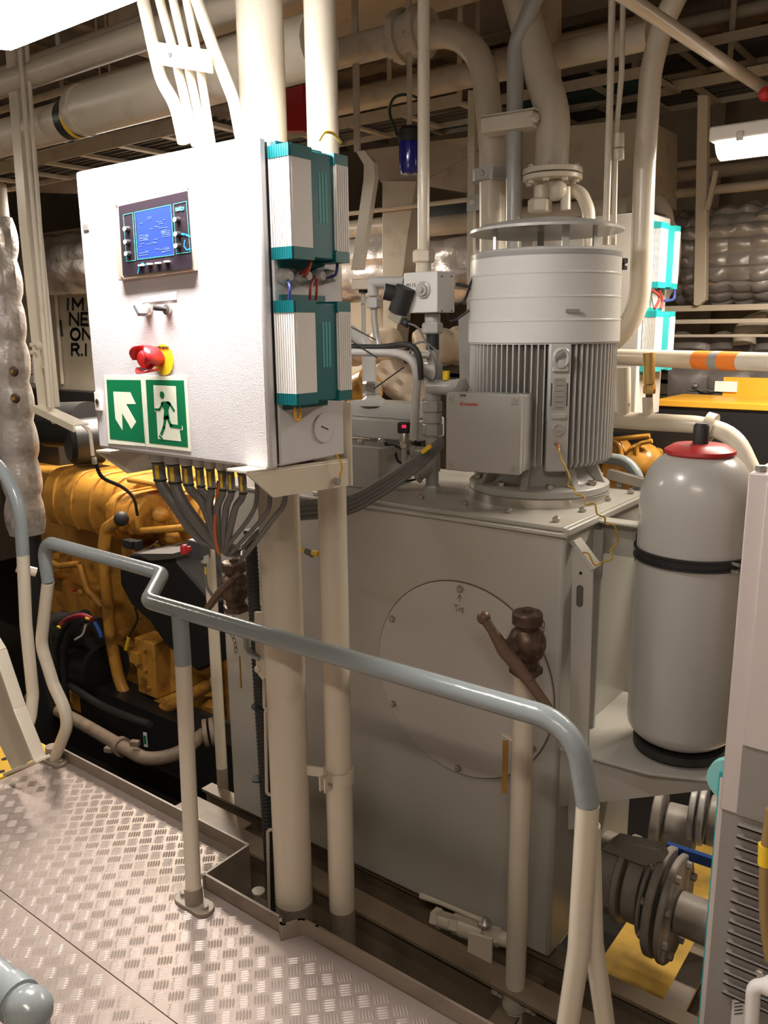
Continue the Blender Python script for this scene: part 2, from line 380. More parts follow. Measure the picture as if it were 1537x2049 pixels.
# ================================================================== STANDPIPES and control cabinet
def stand(name, label, x, y, r):
    t = T(name, label, 'pipe', (x, y, -.5), 'tall cream standpipes under the control cabinet')
    mk(MB().cyl((x, y, -.5), (x, y, .035), r*1.002, 28), 'taupe_foot', TAUPE, t)
    mk(MB().cyl((x, y, .035), (x, y, ZT), r, 32), 'pipe_run', CREAM, t); return t
p = at(577, 1500, y=1.60); BX, BY, BR = p.x, 1.60, pr(78, p)
p = at(677, 1500, y=1.66); SX, SYP, SR = p.x, 1.66, pr(54, p)
stand('large_standpipe', 'thicker cream standpipe with taupe foot behind the toe board notch', BX, BY, BR)
stand('small_standpipe', 'thinner cream standpipe with clamp right of the thick one', SX, SYP, SR)
t = T('pipe_clamp', 'cream flat-bar clamp tying the thin standpipe to the thick one', 'clamp', (SX, SYP, .43))
zc = at(670, 1560, y=SYP-.03).z
mk(MB().lathe([(SR+.001, -.02), (SR+.006, -.02), (SR+.006, .02), (SR+.001, .02)], (SX, SYP, zc), (0, 0, 1), 28), 'clamp_band', CREAM, t)
for s in (-.009, .009): mk(MB().box(SX+s-.003, SX+s+.003, SYP-SR-.035, SYP-SR, zc-.022, zc+.022), 'clamp_ear', CREAM, t)
mk(MB().cyl((SX-.022, SYP-SR-.02, zc), (SX+.022, SYP-SR-.02, zc), .005, 10), 'clamp_bolt', ZINC, t)
mk(MB().bar((BX, BY, zc), (SX, SYP, zc), .03, .006, (0, 1, 0)), 'flat_bar', CREAM, t)
# ---- cabinet
PX0, PX1, PY0, PY1, PZ0, PZ1 = -1.888, -1.262, 1.25, 1.50, 1.458, 2.125
cb = T('control_cabinet', 'light grey wall cabinet with display, emergency stop and escape signs', 'cabinet', (-1.575, 1.375, PZ0))
mk(MB().box(PX0+.004, PX1-.002, PY0+.034, PY1, PZ0, PZ1), 'cabinet_body', PANP, cb, bev=.004)
dr = mk(MB().box(PX0, PX1, PY0, PY0+.026, PZ0-.004, PZ1+.004), 'door', PANP, cb, bev=.008)
mk(MB().box(PX0+.008, PX1-.006, PY0+.024, PY0+.036, PZ0+.006, PZ1-.006), 'door_gasket', RUB, cb)
def pp_(pts, y=PY0, x=None): return [at(a, b, y=y) if x is None else at(a, b, x=x) for a, b in pts]
YF_ = PY0
def plate(pts, th, name, m, parent, y0=None, bev=0, label=None):
    y0 = PY0 if y0 is None else y0
    return mk(MB().prism(pp_(pts, y0), (0, -th, 0)), name, m, parent, label, bev=bev, smooth=0)
# display unit
du = mk(MB().prism(pp_([(234, 410), (381, 377), (397, 542), (245, 562)]), (0, -.012, 0)), 'display_frame', mat('warm_steel_frame', (.62, .52, .42), .35, metal=.5), dr, bev=.002)
yf = PY0-.012
def face(pts, th, name, m, y0, es=None): return mk(MB().prism(pp_(pts, y0), (0, -th, 0)), name, m, cb, smooth=0)
SCRB = mat('display_black', (.03, .022, .03), .16)
face([(238, 413), (376, 382), (386, 537), (247, 552)], .0015, 'display_glass', SCRB, yf)
BLU = mat('lit_blue_screen', (.02, .04, .2), .2, emit=(.04, .08, .36), es=.75)
yg = yf-.0015
def zc_(x, y, W0=220, H0=360, s=200/1537.): return (W0+x*s, H0+y*s)
C3 = lambda L_: [zc_(*q) for q in L_]
face(C3([(400, 505), (925, 395), (975, 1145), (440, 1215)]), .0004, 'lit_screen', BLU, yg)
CY = mat('cyan_print', (.05, .42, .40), .5)
def stroke(mb, pts, wd, y, th=.0004, closed=False, x=None):
    P = [at(a, b, y=y) if x is None else at(a, b, x=x) for a, b in pts]
    if closed: P.append(P[0])
    off = V((0, -th, 0)) if x is None else V((th, 0, 0)); nrm = off.normalized()
    for a, b in zip(P, P[1:]):
        d = (b-a).normalized(); s = d.cross(nrm).normalized()*wd/2; e = d*wd*.3
        mb.prism([a-s-e, b-s+e, b+s+e, a+s-e], off)
    return mb
m_ = MB()
for q in ([(380, 500), (935, 382), (985, 1152), (425, 1225)], [(205, 540), (350, 505), (395, 1235), (260, 1255)], [(975, 375), (1175, 330), (1235, 1108), (1025, 1138)]):
    stroke(m_, C3(q), .0012, yg-.0004, closed=True)
mk(m_, 'cyan_border', CY, cb, smooth=0)
m_ = MB(); random.seed(3)
for i in range(34):
    a = 450+random.random()*420; b = 560+random.random()*560
    stroke(m_, C3([(a, b), (a+25+random.random()*45, b-8)]), .001, yg-.0005)
for k, yv in enumerate((860, 885, 910, 940, 1130, 1165)):
    stroke(m_, C3([(450, yv), (590, yv-18)]), .0011, yg-.0005); stroke(m_, C3([(800, yv-60), (930, yv-80)]), .0011, yg-.0005)
mk(m_, 'screen_text', mat('screen_text_blue', (.1, .15, .5), .4, emit=(.16, .24, .75), es=.9), cb, smooth=0, kind='stuff')
text('auto', .016, at(351, 423, y=yg-.0006), (1, 0, 0), (0, 0, 1), mat('cyan_text', (.1, .55, .8), .4, emit=(.05, .4, .7), es=.5), cb)
for (a, b) in ((285, 760), (292, 960), (303, 1140), (1055, 620), (1065, 840), (1070, 1020)):
    c = at(*zc_(a, b), y=yg)
    kb = mk(MB().cyl(c, c+V((0, -.010, 0)), .0072, 16, .0062), 'push_button', BLACK, cb)
    mk(MB().cyl(c+V((0, -.010, 0)), c+V((0, -.012, 0)), .005, 12), 'button_cap', WHITE, kb)
for (a, b) in ((495, 1320), (625, 1300), (757, 1285), (890, 1262)):
    c = at(*zc_(a, b), y=yg); mk(MB().box(c.x-.0085, c.x+.0085, c.y-.006, c.y, c.z-.0015, c.z+.0025), 'soft_key', WHITE, cb, bev=.001)
m_ = MB()
stroke(m_, C3([(1100, 830), (1160, 840), (1230, 870)]), .004, yg-.0006); stroke(m_, C3([(1150, 930), (1140, 1020), (1180, 1080), (1235, 1060)]), .003, yg-.0006)
stroke(m_, C3([(430, 1440), (450, 1340), (500, 1280), (540, 1310)]), .003, yg-.0006)
mk(m_, 'blue_scribble', mat('blue_marker', (.02, .25, .55), .5), cb, smooth=0)
for (a, b) in ((105, 390), (1205, 140), (1285, 1370), (190, 1500)):
    c = at(*zc_(a, b), y=yf); mk(MB().cyl(c, c+V((0, -.002, 0)), .003, 10), 'frame_screw', STEEL, cb)
# label strip, selector, key switch, emergency stop
plate([(285, 596), (354, 584), (354, 600), (286, 606)], .002, 'label_strip', WHITE, dr, bev=.0005)
c = at(298, 620, y=PY0); s = mk(MB().lathe([(.0155, 0), (.0155, .006), (.013, .012)], c, (0, -1, 0), 24), 'selector_ring', STEEL, dr)
sk = mk(MB().cbox(c+V((-.004, -.022, .0)), (.012, .022, .03), M=Matrix.Rotation(radians(-35), 3, 'Y')), 'selector_knob', mat('selector_grey', (.16, .17, .19), .4), cb, bev=.003)
c = at(338, 619, y=PY0); mk(MB().lathe([(.0125, 0), (.0125, .009), (.009, .011)], c, (0, -1, 0), 24), 'toggle_collar', STEEL, dr)
mk(MB().cyl(c+V((0, -.009, 0)), c+V((-.012, -.034, .004)), .005, 12, .0065), 'toggle_switch', RUB, dr)
c = at(328, 720, y=PY0)
mk(MB().cyl(c, c+V((0, -.002, 0)), .0355, 36), 'emergency_disc', mat('estop_yellow', (.82, .58, .02), .45), dr)
c = at(322, 717, y=PY0)
es = mk(MB().lathe([(.017, 0), (.018, .012), (.0185, .03), (.024, .034), (.024, .036)], c, (0, -1, 0), 28), 'emergency_stop_body', RED, cb, 'red shrouded stop body')
mk(MB().lathe([(.0, .058), (.014, .057), (.0195, .052), (.020, .044), (.014, .040), (.012, .03)][::-1], c, (0, -1, 0), 28), 'stop_button', RED, es)
for k in range(3):
    a0 = 2*pi*k/3+.4; m_ = MB(); n = 7; A = []
    for j in range(n):
        a = a0+(j/(n-1)-.5)*1.5
        for rr, hh in ((.0265, .018), (.030, .055+.012*cos((j/(n-1)-.5)*pi))): A.append(c+V((cos(a)*rr, -hh, sin(a)*rr)))
    m_.add(A, [(2*j, 2*j+1, 2*j+3, 2*j+2) for j in range(n-1)]); o = mk(m_, 'guard_petal', RED, es)
    sm = o.modifiers.new('solid', 'SOLIDIFY'); sm.thickness = .003
text('EMERGENCY', .0085, at(312, 698, y=PY0-.0023), (1, 0, 0), (0, 0, 1), INK, dr)
c = at(199, 803, y=PY0); lk = mk(MB().box(c.x-.013, c.x+.013, c.y-.006, c.y, c.z-.024, c.z+.024), 'door_lock', WHITE, cb, bev=.002)
mk(MB().cyl(c+V((0, -.006, 0)), c+V((0, -.0075, 0)), .0075, 20), 'lock_ring', STEEL, lk); mk(MB().cyl(c+V((0, -.0075, 0)), c+V((0, -.0085, 0)), .0045, 16), 'key_hole', BLACK, lk)
c = at(173, 455, y=PY0); mk(MB().box(c.x-.012, c.x+.012, c.y-.003, c.y, c.z-.008, c.z+.008), 'latch_plate', ZINC, dr, bev=.001)
m_ = MB(); stroke(m_, [(285, 342), (333, 325)], .0012, PY0); mk(m_, 'nameplate_edge', ZINC, dr, smooth=0)
# escape signs: pixel crop (0,500) scale 520/1537
q4 = lambda L_: [(a*520/1537., 500+b*520/1537.) for a, b in L_]
for nm, pl, gr in (('arrow_sign', [(617, 742), (845, 745), (862, 1162), (642, 1145)], [(630, 768), (832, 770), (858, 1142), (652, 1118)]),
                   ('exit_sign', [(846, 745), (1107, 748), (1130, 1193), (866, 1163)], [(862, 768), (1088, 772), (1113, 1168), (884, 1143)])):
    s = plate(q4(pl), .0015, nm, PHOS, cb, bev=.0004, label='green and white escape sign plate')
    mk(MB().prism(pp_(q4(gr), PY0-.0015), (0, -.0003, 0)), 'green_field', GRN, s, smooth=0)
    if nm == 'arrow_sign':
        mk(MB().prism(pp_(q4([(670, 838), (770, 842), (803, 912), (745, 912), (805, 1018), (778, 1060), (722, 965), (725, 1068), (683, 1000)]), PY0-.0018), (0, -.0003, 0)), 'white_arrow', PHOS, s, smooth=0)
    else:
        mk(MB().prism(pp_(q4([(907, 800), (1040, 806), (1052, 1035), (1080, 1042), (1082, 1066), (1062, 1068), (1072, 1133), (935, 1118), (925, 960), (915, 955)]), PY0-.0018), (0, -.0003, 0)), 'white_doorway', PHOS, s, smooth=0)
        m_ = MB(); yv = PY0-.0021
        stroke(m_, q4([(962, 908), (944, 944), (918, 944)]), .0056, yv); stroke(m_, q4([(990, 902), (1008, 915), (1030, 950)]), .0062, yv)
        m_.prism(pp_(q4([(950, 905), (962, 896), (1000, 896), (1010, 905), (996, 950), (1004, 1000), (966, 1005), (972, 950)]), yv), (0, -.0004, 0))
        stroke(m_, q4([(988, 985), (1012, 1040), (1072, 1048)]), .0085, yv); stroke(m_, q4([(980, 990), (970, 1050), (955, 1090)]), .0085, yv); stroke(m_, q4([(944, 1100), (962, 1120)]), .005, yv)
        c = at(*q4([(959, 858)])[0], y=yv); m_.cyl(c, c+V((0, -.0004, 0)), .0085, 20)
        mk(m_, 'running_figure', GRN, s, smooth=0)
# blanking disc on the side face
c = at(648, 856, x=PX1-.001); mk(MB().lathe([(.034, 0), (.034, .002), (.033, .003)], c, (1, 0, 0), 36), 'blanking_disc', PANP, cb)
mk(MB().bar(c+V((.003, -.012, .005)), c+V((.003, .012, -.005)), .001, .003), 'disc_slot', INK, cb)
mk(MB().cyl(at(610, 912, x=PX1-.05), at(610, 912, x=PX1-.05)+V((0, 0, -.045)), .019, 16), 'rubber_bush', RUB, cb)
# ---- finned converters on the side of a cabinet
def converter(label, x, y0, y1, z0, z1, d, group, sgn=1, mod=TEAL):
    """box on a face of constant x, projecting d; y0 is the side nearer the camera"""
    t = T('power_converter', label, 'converter', (x, (y0+y1)/2, z0), group)
    xo = x+d; h = z1-z0; W_ = y1-y0; ya = y0+W_*.36; yb = y0+W_*.76
    a = MB().box(x+.002, xo-.003, y0+.0062, ya, z0+.022, z1-.022)
    mk(a, 'aluminium_side', WHITE, t, bev=.001)
    mk(MB().box(x+.003, xo-.004, y0+.004, y0+.0062, z0+.022, z1-.022), 'fin_gap_shade', mat('fin_gap_shade_grey', (.20, .18, .17), .5), t, smooth=0)  # dark plates paint in the shade between the fins
    mk(MB().box(xo-.0032, xo-.0024, yb+.001, y1-.001, z0+.022, z1-.022), 'fin_gap_shade', mat('fin_gap_shade_grey', (.20, .18, .17), .5), t, smooth=0)
    for i in range(9):
        xx = x+.006+(d-.012)*i/8
        mk(MB().box(xx-.0022, xx+.0022, y0, y0+.008, z0+.02, z1-.02), 'cooling_fin', WHITE, t, smooth=0)
    mk(MB().box(x+.002, xo-.006, ya, yb, z0+.004, z1-.004), 'centre_cover', mod, t, bev=.003)
    mk(MB().box(x+.002, xo-.003, yb, y1, z0+.022, z1-.022), 'aluminium_side', WHITE, t, bev=.001)
    for i in range(6):
        yv = yb+.004+(y1-yb-.008)*i/5; mk(MB().box(xo-.004, xo-.0005, yv-.0022, yv+.0022, z0+.022, z1-.022), 'cooling_fin', WHITE, t, smooth=0)
    for za, zb in ((z0, z0+.024), (z1-.024, z1)):
        c = MB().box(x+.001, xo-.002, y0+.005, ya+.002, za, zb)
        for i in range(9):
            xx = x+.006+(d-.012)*i/8; c.box(xx-.0028, xx+.0028, y0-.001, y0+.006, za, zb)
        mk(c, 'end_cap', mod, t, smooth=0); mk(MB().box(x+.001, xo-.002, yb-.002, y1, za, zb), 'end_cap', mod, t, smooth=0)
    mk(MB().box(x, x+.006, y0+.02, y1-.02, z0-.014, z1+.014), 'mounting_tab', mod, t, bev=.001)
    m_ = MB()
    for i in range(3): m_.box(xo-.006, xo-.0055, (ya+yb)/2-.012+.01*i, (ya+yb)/2-.006+.01*i, z0+h*.35, z0+h*.8)
    mk(m_, 'printed_text', mat('faint_print', (.05, .35, .36), .5), t, smooth=0); return t
yd = at(537, 400, x=PX1).y; xo = at(583, 400, y=yd).x; y1 = at(699, 400, x=xo).y
zt, zb = at(583, 283, y=yd).z, at(583, 517, y=yd).z
g = 'teal and aluminium converters on the cabinet side'
converter('upper teal and aluminium converter on the near cabinet side', PX1, yd, y1, zb, zt, xo-PX1, g)
zt2, zb2 = at(600, 600, y=yd).z, at(600, 812, y=yd).z
converter('lower teal and aluminium converter on the near cabinet side', PX1, yd, y1, zb2, zt2, xo-PX1, g)
CONV = (yd, y1, xo-PX1)
# cable glands and short leads between the converters
zg = at(570, 553, x=PX1).z
for i, px in enumerate((563, 600, 628, 652)):
    c = at(px, 553, x=PX1); mk(MB().lathe([(.016, 0), (.016, .008), (.013, .012), (.013, .022), (.009, .028)], c, (1, 0, 0), 16), 'cable_gland', GREYP, cb)
leads = [((572, 555), (580, 575), (577, 612), 'blue', (.05, .08, .35), .0028), ((601, 548), (618, 535), (618, 515), 'red', (.45, .06, .04), .0034), ((605, 555), (615, 545), (626, 512), 'red', (.45, .06, .04), .0034),
         ((630, 552), (622, 575), (620, 600), 'red', (.45, .06, .04), .003), ((634, 556), (634, 578), (632, 600), 'red', (.45, .06, .04), .003), ((655, 556), (672, 548), (676, 520), 'blue', (.04, .05, .22), .0034)]
for i, (a, b, c, nm, col, r) in enumerate(leads):
    P = [at(*a, x=PX1+.012), at(*b, x=PX1+.04), at(*c, x=PX1+.03)]
    mk(MB().tube(spl(P), r, 8), nm+'_lead', mat('lead_'+nm+str(r), col, .45), cb)
P = [at(638, 282, x=PX1+.05), at(650, 265, x=PX1+.06), at(668, 268, x=PX1+.06), at(682, 285, x=PX1+.05)]
mk(MB().tube(spl(P), .003, 8), 'yellow_lead', mat('lead_yellow', (.75, .4, .02), .45), cb)
P = [at(590, 815, x=PX1+.03), at(592, 838, x=PX1+.03), at(600, 838, x=PX1+.03), at(600, 815, x=PX1+.03)]
mk(MB().tube(spl(P), .003, 8), 'earth_lead', mat('lead_yellow', (0, 0, 0)), cb)
# support brackets under the cabinet
t = T('cabinet_bracket', 'cream angle bracket under the right end of the cabinet', 'bracket', (PX1, 1.4, PZ0-.05), 'cabinet support brackets')
xb = PX1-.012
P = [at(493, 948, x=xb), at(700, 922, x=xb), at(700, 972, x=xb), at(548, 996, x=xb)]
mk(MB().prism(P, (-.006, 0, 0)), 'web', CREAM, t, bev=.001, smooth=0)
a, b = P[0], P[1]
mk(MB().bar(a+V((-.03, 0, .003)), b+V((-.03, 0, .003)), .06, .006), 'top_flange', CREAM, t, bev=.001)
mk(MB().box(xb-.05, xb+.004, P[1].y, P[1].y+.006, P[2].z-.0, PZ0+.12), 'back_bar', CREAM, t, bev=.001)
c = at(672, 962, x=xb+.001); mk(MB().hexn(c, (1, 0, 0), .011, .010), 'bolt', ZINC, t)
mk(MB().tube(spl([at(672, 908, x=xb+.01), at(684, 930, x=xb+.02), at(680, 955, x=xb+.01)]), .0022, 6), 'earth_wire', mat('lead_yellow', (0, 0, 0)), t)
t = T('cabinet_bracket', 'cream angle bracket under the left end of the cabinet', 'bracket', (PX0, 1.4, PZ0-.05), 'cabinet support brackets')
xb = at(192, 905, y=1.27).x
P = [at(192, 905, x=xb), at(192, 905, x=xb)+V((0, .30, 0)), at(192, 905, x=xb)+V((0, .30, -.07)), at(192, 905, x=xb)+V((0, .09, -.07))]
mk(MB().prism(P, (.006, 0, 0)), 'web', CREAM, t, bev=.001, smooth=0)
mk(MB().bar(P[0]+V((.03, 0, .003)), P[1]+V((.03, 0, .003)), .06, .006), 'top_flange', CREAM, t, bev=.001)
mk(MB().bar((xb, 1.54, PZ0-.06), (SX, 1.54, PZ0-.06), .03, .05), 'cross_rail', CREAM, t, bev=.002)
# ---- cables hanging from the cabinet floor
CAB = [(315, 900, 29, 1), (345, 905, 30, 1), (372, 908, 24, 1), (397, 910, 20, 1), (419, 913, 20, 1), (442, 917, 19, 1), (459, 917, 18, 1), (482, 919, 19, 1), (510, 922, 12, 0), (536, 925, 12, 0), (566, 925, 14, 0)]
LOW = [(400, 1075), (430, 1085), (438, 1088), (432, 1082), (446, 1092), (444, 1097), (450, 1098), (456, 1098), (450, 1104), (462, 1108), (490, 1112)]
MIDP = [(350, 1010), (372, 1015), (408, 1010), (418, 1000), (420, 1020), (435, 1020), (452, 1020), (470, 1020), (500, 1035), (527, 1035), (545, 1040)]
for i, ((px, py, wd, lab), lo, mi) in enumerate(zip(CAB, LOW, MIDP)):
    g0 = at(px, py, y=1.36); r = pr(wd, g0)*.86; g0.z = PZ0
    nm = ['leftmost', 'second', 'third', 'fourth', 'fifth', 'sixth', 'seventh', 'eighth', 'ninth', 'tenth', 'last'][i]
    t = T('hanging_cable', f'grey cable under the cabinet, {nm} gland counted from the left' + (', with yellow tag' if lab else ''), 'cable', g0, 'grey cables under the cabinet')
    mk(MB().lathe([(r*1.25, 0), (r*1.42, -.004), (r*1.42, -.040), (r*1.05, -.046)], g0, (0, 0, 1), 14), 'cable_gland', GREYP, t)
    P = [g0, g0+V((.002, 0, -.095)), at(*mi, y=1.37), at(lo[0], lo[1], y=1.42), at(470+i*1.5, 1100+(i % 3)*4, y=1.50)]
    mk(MB().tube(spl(P, 7), r*.92, 10), 'cable_run', GREYC, t)
    if lab:
        d = (at(*mi, y=1.37)-g0).normalized()
        a, b = g0+V((0, 0, -.046)), g0+V((0.003, 0, -.094))
        sl = mk(MB().cyl(a, b, r*1.02, 14), 'clear_sleeve', mat('sleeve_grey', (.20, .20, .195), .4), t)
        mk(MB().cbox((a+b)/2+V((.55, -.83, 0))*r*1.04, (r*.62, .002, .036), rz=radians(33)), 'yellow_tag', YELP, sl)
        for q in (a, b): mk(MB().cyl(q+V((0, 0, -.002)), q+V((0, 0, .002)), r*1.12, 14), 'cable_tie', BLACK, t)
P = [at(437, 962, y=1.38), at(434, 1000, y=1.37), at(430, 1060, y=1.37), at(438, 1108, y=1.40)]
mk(MB().tube(spl(P), .0042, 10), 'orange_cable', ORNG, None, 'thin orange cable hanging among the grey cables', 'cable')
# black corrugated conduit
c0, c1 = at(500, 1060, y=1.70), at(517, 1900, y=1.72); m_ = MB(); n = 120; prof = []
c1 = V((c0.x+.01, 1.72, -.45))
for i in range(n*2): prof.append((.0205 if i % 2 else .0178, (c1-c0).length*i/(n*2)))
t = T('corrugated_conduit', 'black corrugated conduit running down left of the thick standpipe', 'conduit', c1)
mk(m_.lathe(prof, c0, c1-c0, 16), 'conduit_hose', RUB, t)
for py in (1415, 1560, 1785):
    q = at(517, py, y=1.70); mk(MB().cyl(q, q+V((0, 0, .006)), .0225, 16), 'tie', BLACK if py < 1700 else CREAM2, t)
# cable ladder strips by the big pipe
for i, (ya, yb_, lb) in enumerate(((1100, 1215, 'upper'), (1215, 1420, 'second'), (1420, 1590, 'third'), (1660, 1860, 'lowest'))):
    a, b = at(521+i*5, ya, y=1.66), at(521+i*5+3, yb_, y=1.66)
    mk(MB().tube(fil([a+V((.03, .02, 0)), a, b, b+V((.03, .02, 0))], .012), .0055, 8), 'cable_support_rod', CREAM2, None, f'{lb} cream bent rod welded along the thick standpipe', 'rod', 'cable support rods on the standpipe')
t = T('rail_hook', 'grey bent hook and cream bracket on the thick standpipe at handrail height', 'hook', at(515, 1290, y=1.60))
mk(MB().tube(fil([at(492, 1245, y=1.56), at(494, 1305, y=1.56), at(520, 1318, y=1.57)], .03), .009, 10), 'hook_rod', RAILG, t)
P = [at(a, b, y=1.57) for a, b in ((508, 1225), (525, 1225), (535, 1280), (540, 1345), (525, 1362), (512, 1345))]
mk(MB().prism(P, (0, .012, 0)), 'bracket_plate', CREAM2, t, bev=.002)
c = at(518, 1338, y=1.57); mk(MB().hexn(c, (0, -1, 0), .010, .012), 'bolt', CREAM2, t)
def xs(px, y, z):
    """x of the point on the line (y, z) along the room that shows at image column px"""
    k = (px-IW/2)/F; b = V((0, y-CAM.y, z-CAM.z)); a = V((1, 0, 0))
    return (k*b.dot(fw)-b.dot(rt))/(a.dot(rt)-k*a.dot(fw))
# ================================================================== TANK
TX0, TX1, TY0, TY1, TZ0, TZ1 = -2.42, -.968, 2.10, 2.76, -.21, 1.175
tk = T('hydraulic_tank', 'large grey box tank with round bolted hatch on its front', 'tank', (-1.7, 2.4, TZ0))
mk(MB().box(TX0, TX1, TY0, TY1, TZ0, TZ1), 'tank_shell', TANKP, tk, bev=.012)
mk(MB().box(TX0-.0, TX1+.012, TY0-.012, TY1+.02, TZ1-.004, TZ1+.006), 'top_rim', TANKP, tk, bev=.002)
lid = mk(MB().box(-1.93, TX1-.006, TY0+.012, TY1, TZ1+.006, TZ1+.02), 'lid_plate', TANKP, tk, bev=.003)
LZ = TZ1+.02
mk(MB().bar((TX1+.01, TY0-.01, LZ-.008), (TX1+.01, TY1, LZ-.008), .014, .02), 'rim_angle', TANKP, tk, bev=.003)
for (a, b) in ((1113, 1044), (1166, 1024), (1216, 1002), (1262, 988), (1018, 1026), (930, 1010), (842, 998), (1240, 975)):
    p = at(a, b, z=LZ); bt = mk(MB().hexn(p, (0, 0, 1), .0115, .013), 'lid_bolt', ZINC, lid); mk(MB().cyl(p, p+V((0, 0, .018)), .005, 8), 'bolt_end', ZINC, lid)
# hatch
hl, hr_, ht, hb_ = at(772, 1300, y=TY0), at(1112, 1380, y=TY0), at(920, 1158, y=TY0), at(920, 1552, y=TY0)
hx, hz, hR = (hl.x+hr_.x)/2, (ht.z+hb_.z)/2, ((hr_.x-hl.x)+(ht.z-hb_.z))/4
hx = at(922, 1340, y=TY0).x
ht_ = mk(MB().lathe([(hR, 0), (hR, .006), (hR-.002, .008), (0, .008)], (hx, TY0+.001, hz), (0, -1, 0), 96), 'hatch_cover', mat('hatch_grey', (.50, .475, .445), .38, bump=.10, bs=3, var=.05), tk, 'round bolted hatch cover')
mk(MB().lathe([(hR+.004, 0), (hR+.004, .0015), (hR, .0015)], (hx, TY0, hz), (0, -1, 0), 96), 'hatch_gasket', mat('gasket', (.14, .12, .10), .6), tk)
for k in range(6):
    an = radians(90+60*k); p = (hx+cos(an)*hR*.94, TY0-.007, hz+sin(an)*hR*.94)
    mk(MB().lathe([(.0125, 0), (.0125, .0015)], p, (0, -1, 0), 16), 'washer', ZINC, ht_)
    mk(MB().hexn(p, (0, -1, 0), .0098, .012), 'hatch_bolt', ZINC, ht_)
m_ = MB(); yv = TY0-.0072
for q in ([(920, 1203), (920, 1190)], [(915, 1198), (920, 1190)], [(925, 1198), (920, 1190)], [(908, 1210), (919, 1212)], [(912, 1211), (914, 1224)]): stroke(m_, q, .0016, yv)
for q in ([(918, 1218), (921, 1216), (922, 1222), (918, 1223), (918, 1218)], [(925, 1228), (924, 1216), (928, 1217), (926, 1221), (929, 1227)]): stroke(m_, q, .0014, yv)
mk(m_, 'handwritten_mark', INK, ht_, smooth=0)
# stiffener angle on the right corner with slotted ear
P = [at(a, b, y=2.125) for a, b in ((1145, 1088), (1187, 1140), (1183, 1300), (1172, 1660), (1136, 1660))]
m_ = MB().prism(P, (0, .008, 0)); ear = mk(m_, 'stiffener_angle', TANKP, tk, bev=.0015, smooth=0)
P = [at(a, b, y=2.12) for a, b in ((1138, 1084), (1148, 1082), (1190, 1138), (1182, 1142))]
mk(MB().prism(P, (0, .05, 0)), 'stiffener_top', TANKP, tk, bev=.001, smooth=0)
c = at(1160, 1193, y=2.124); mk(MB().prism([(c.x+.011*cos(a)*1, 2.1248, c.z+(.022 if sin(a) > 0 else -.022)+.011*sin(a)) for a in [2*pi*k/16 for k in range(16)]], (0, .0008, 0)), 'slot', mat('slot_dark', (.10, .09, .075), .5), tk, smooth=0)
c = at(1162, 1147, y=2.124); mk(MB().cyl(c, c+V((0, .001, 0)), .005, 12), 'ear_hole', BLACK, tk)
mk(MB().box(TX1, TX1+.03, 2.30, 2.315, TZ0, TZ1-.02), 'side_stiffener', TANKP, tk, bev=.002)
# ================================================================== MOTOR
a, b = at(938, 975, z=1.215), at(1222, 985, z=1.215)
MC = V(((a.x+b.x)/2-.006, (a.y+b.y)/2+.012, LZ)); MR = (b-a).length/2
mt = T('electric_motor', 'grey finned electric motor standing upright on the tank lid', 'motor', MC)
def mz(py): return at(1086, py, y=MC.y).z
zr1 = mz(958); zf0, zf1 = mz(915), mz(680)
mk(MB().lathe([(MR*.99, 0), (MR*.99, .028), (MR*.97, .030)], MC, n=64), 'steel_ring', STEEL, mt, 'bare machined steel ring')
z = MC.z+.030
mk(MB().lathe([(MR*.97, 0), (MR*.985, .004), (MR*.985, .022), (MR*.96, .026), (MR*.80, .034), (MR*.70, .06), (MR*.66, zf0-z-.02), (MR*.72, zf0-z)], (MC.x, MC.y, z), n=48), 'bell_housing', MOTP, mt)
for k in range(8):
    an = 2*pi*k/8+.25; d = V((cos(an), sin(an), 0)); s = V((-d.y, d.x, 0))
    c0 = V((MC.x, MC.y, z+.024))
    mk(MB().prism([c0+d*MR*.6-s*.012, c0+d*MR*.95-s*.012, c0+d*MR*.90-s*.012+V((0, 0, .02)), c0+d*MR*.80-s*.012+V((0, 0, zf0-z-.03)), c0+d*MR*.6-s*.012+V((0, 0, zf0-z-.03))], s*.024), 'housing_rib', MOTP, mt, bev=.004, smooth=0)
    an += pi/8; q = c0+V((cos(an), sin(an), 0))*MR*.87+V((0, 0, .004)); mk(MB().hexn(q, (0, 0, 1), .014, .016), 'flange_bolt', STEEL, mt)
mk(MB().lathe([(MR*.80, 0), (MR*.82, .01), (MR*.82, zf1-zf0)], (MC.x, MC.y, zf0), n=64), 'stator_body', MOTP, mt)
# fins, one mesh shared
nf = 76; me = None; fr = MR*1.0
va = atan2(CAM.y-MC.y, CAM.x-MC.x)
pa = va+radians(13)
for k in range(nf):
    an = 2*pi*k/nf
    if abs((an-pa+pi) % (2*pi)-pi) < radians(9.5): continue
    if me is None:
        f = mk(MB().prism([(MC.x+MR*.8, MC.y-.0022, zf0+.0), (MC.x+fr-.012, MC.y-.0022, zf0), (MC.x+fr, MC.y-.0022, zf0+.015), (MC.x+fr, MC.y-.0022, zf1-.004), (MC.x+fr-.01, MC.y-.0022, zf1+.004), (MC.x+MR*.8, MC.y-.0022, zf1+.004)], (0, .0044, 0)), 'cooling_fin', MOTP, mt, smooth=0)
        me = f.data
    else:
        f = bpy.data.objects.new('cooling_fin', me); COL.objects.link(f); f.parent = mt
    f.rotation_euler.z = an
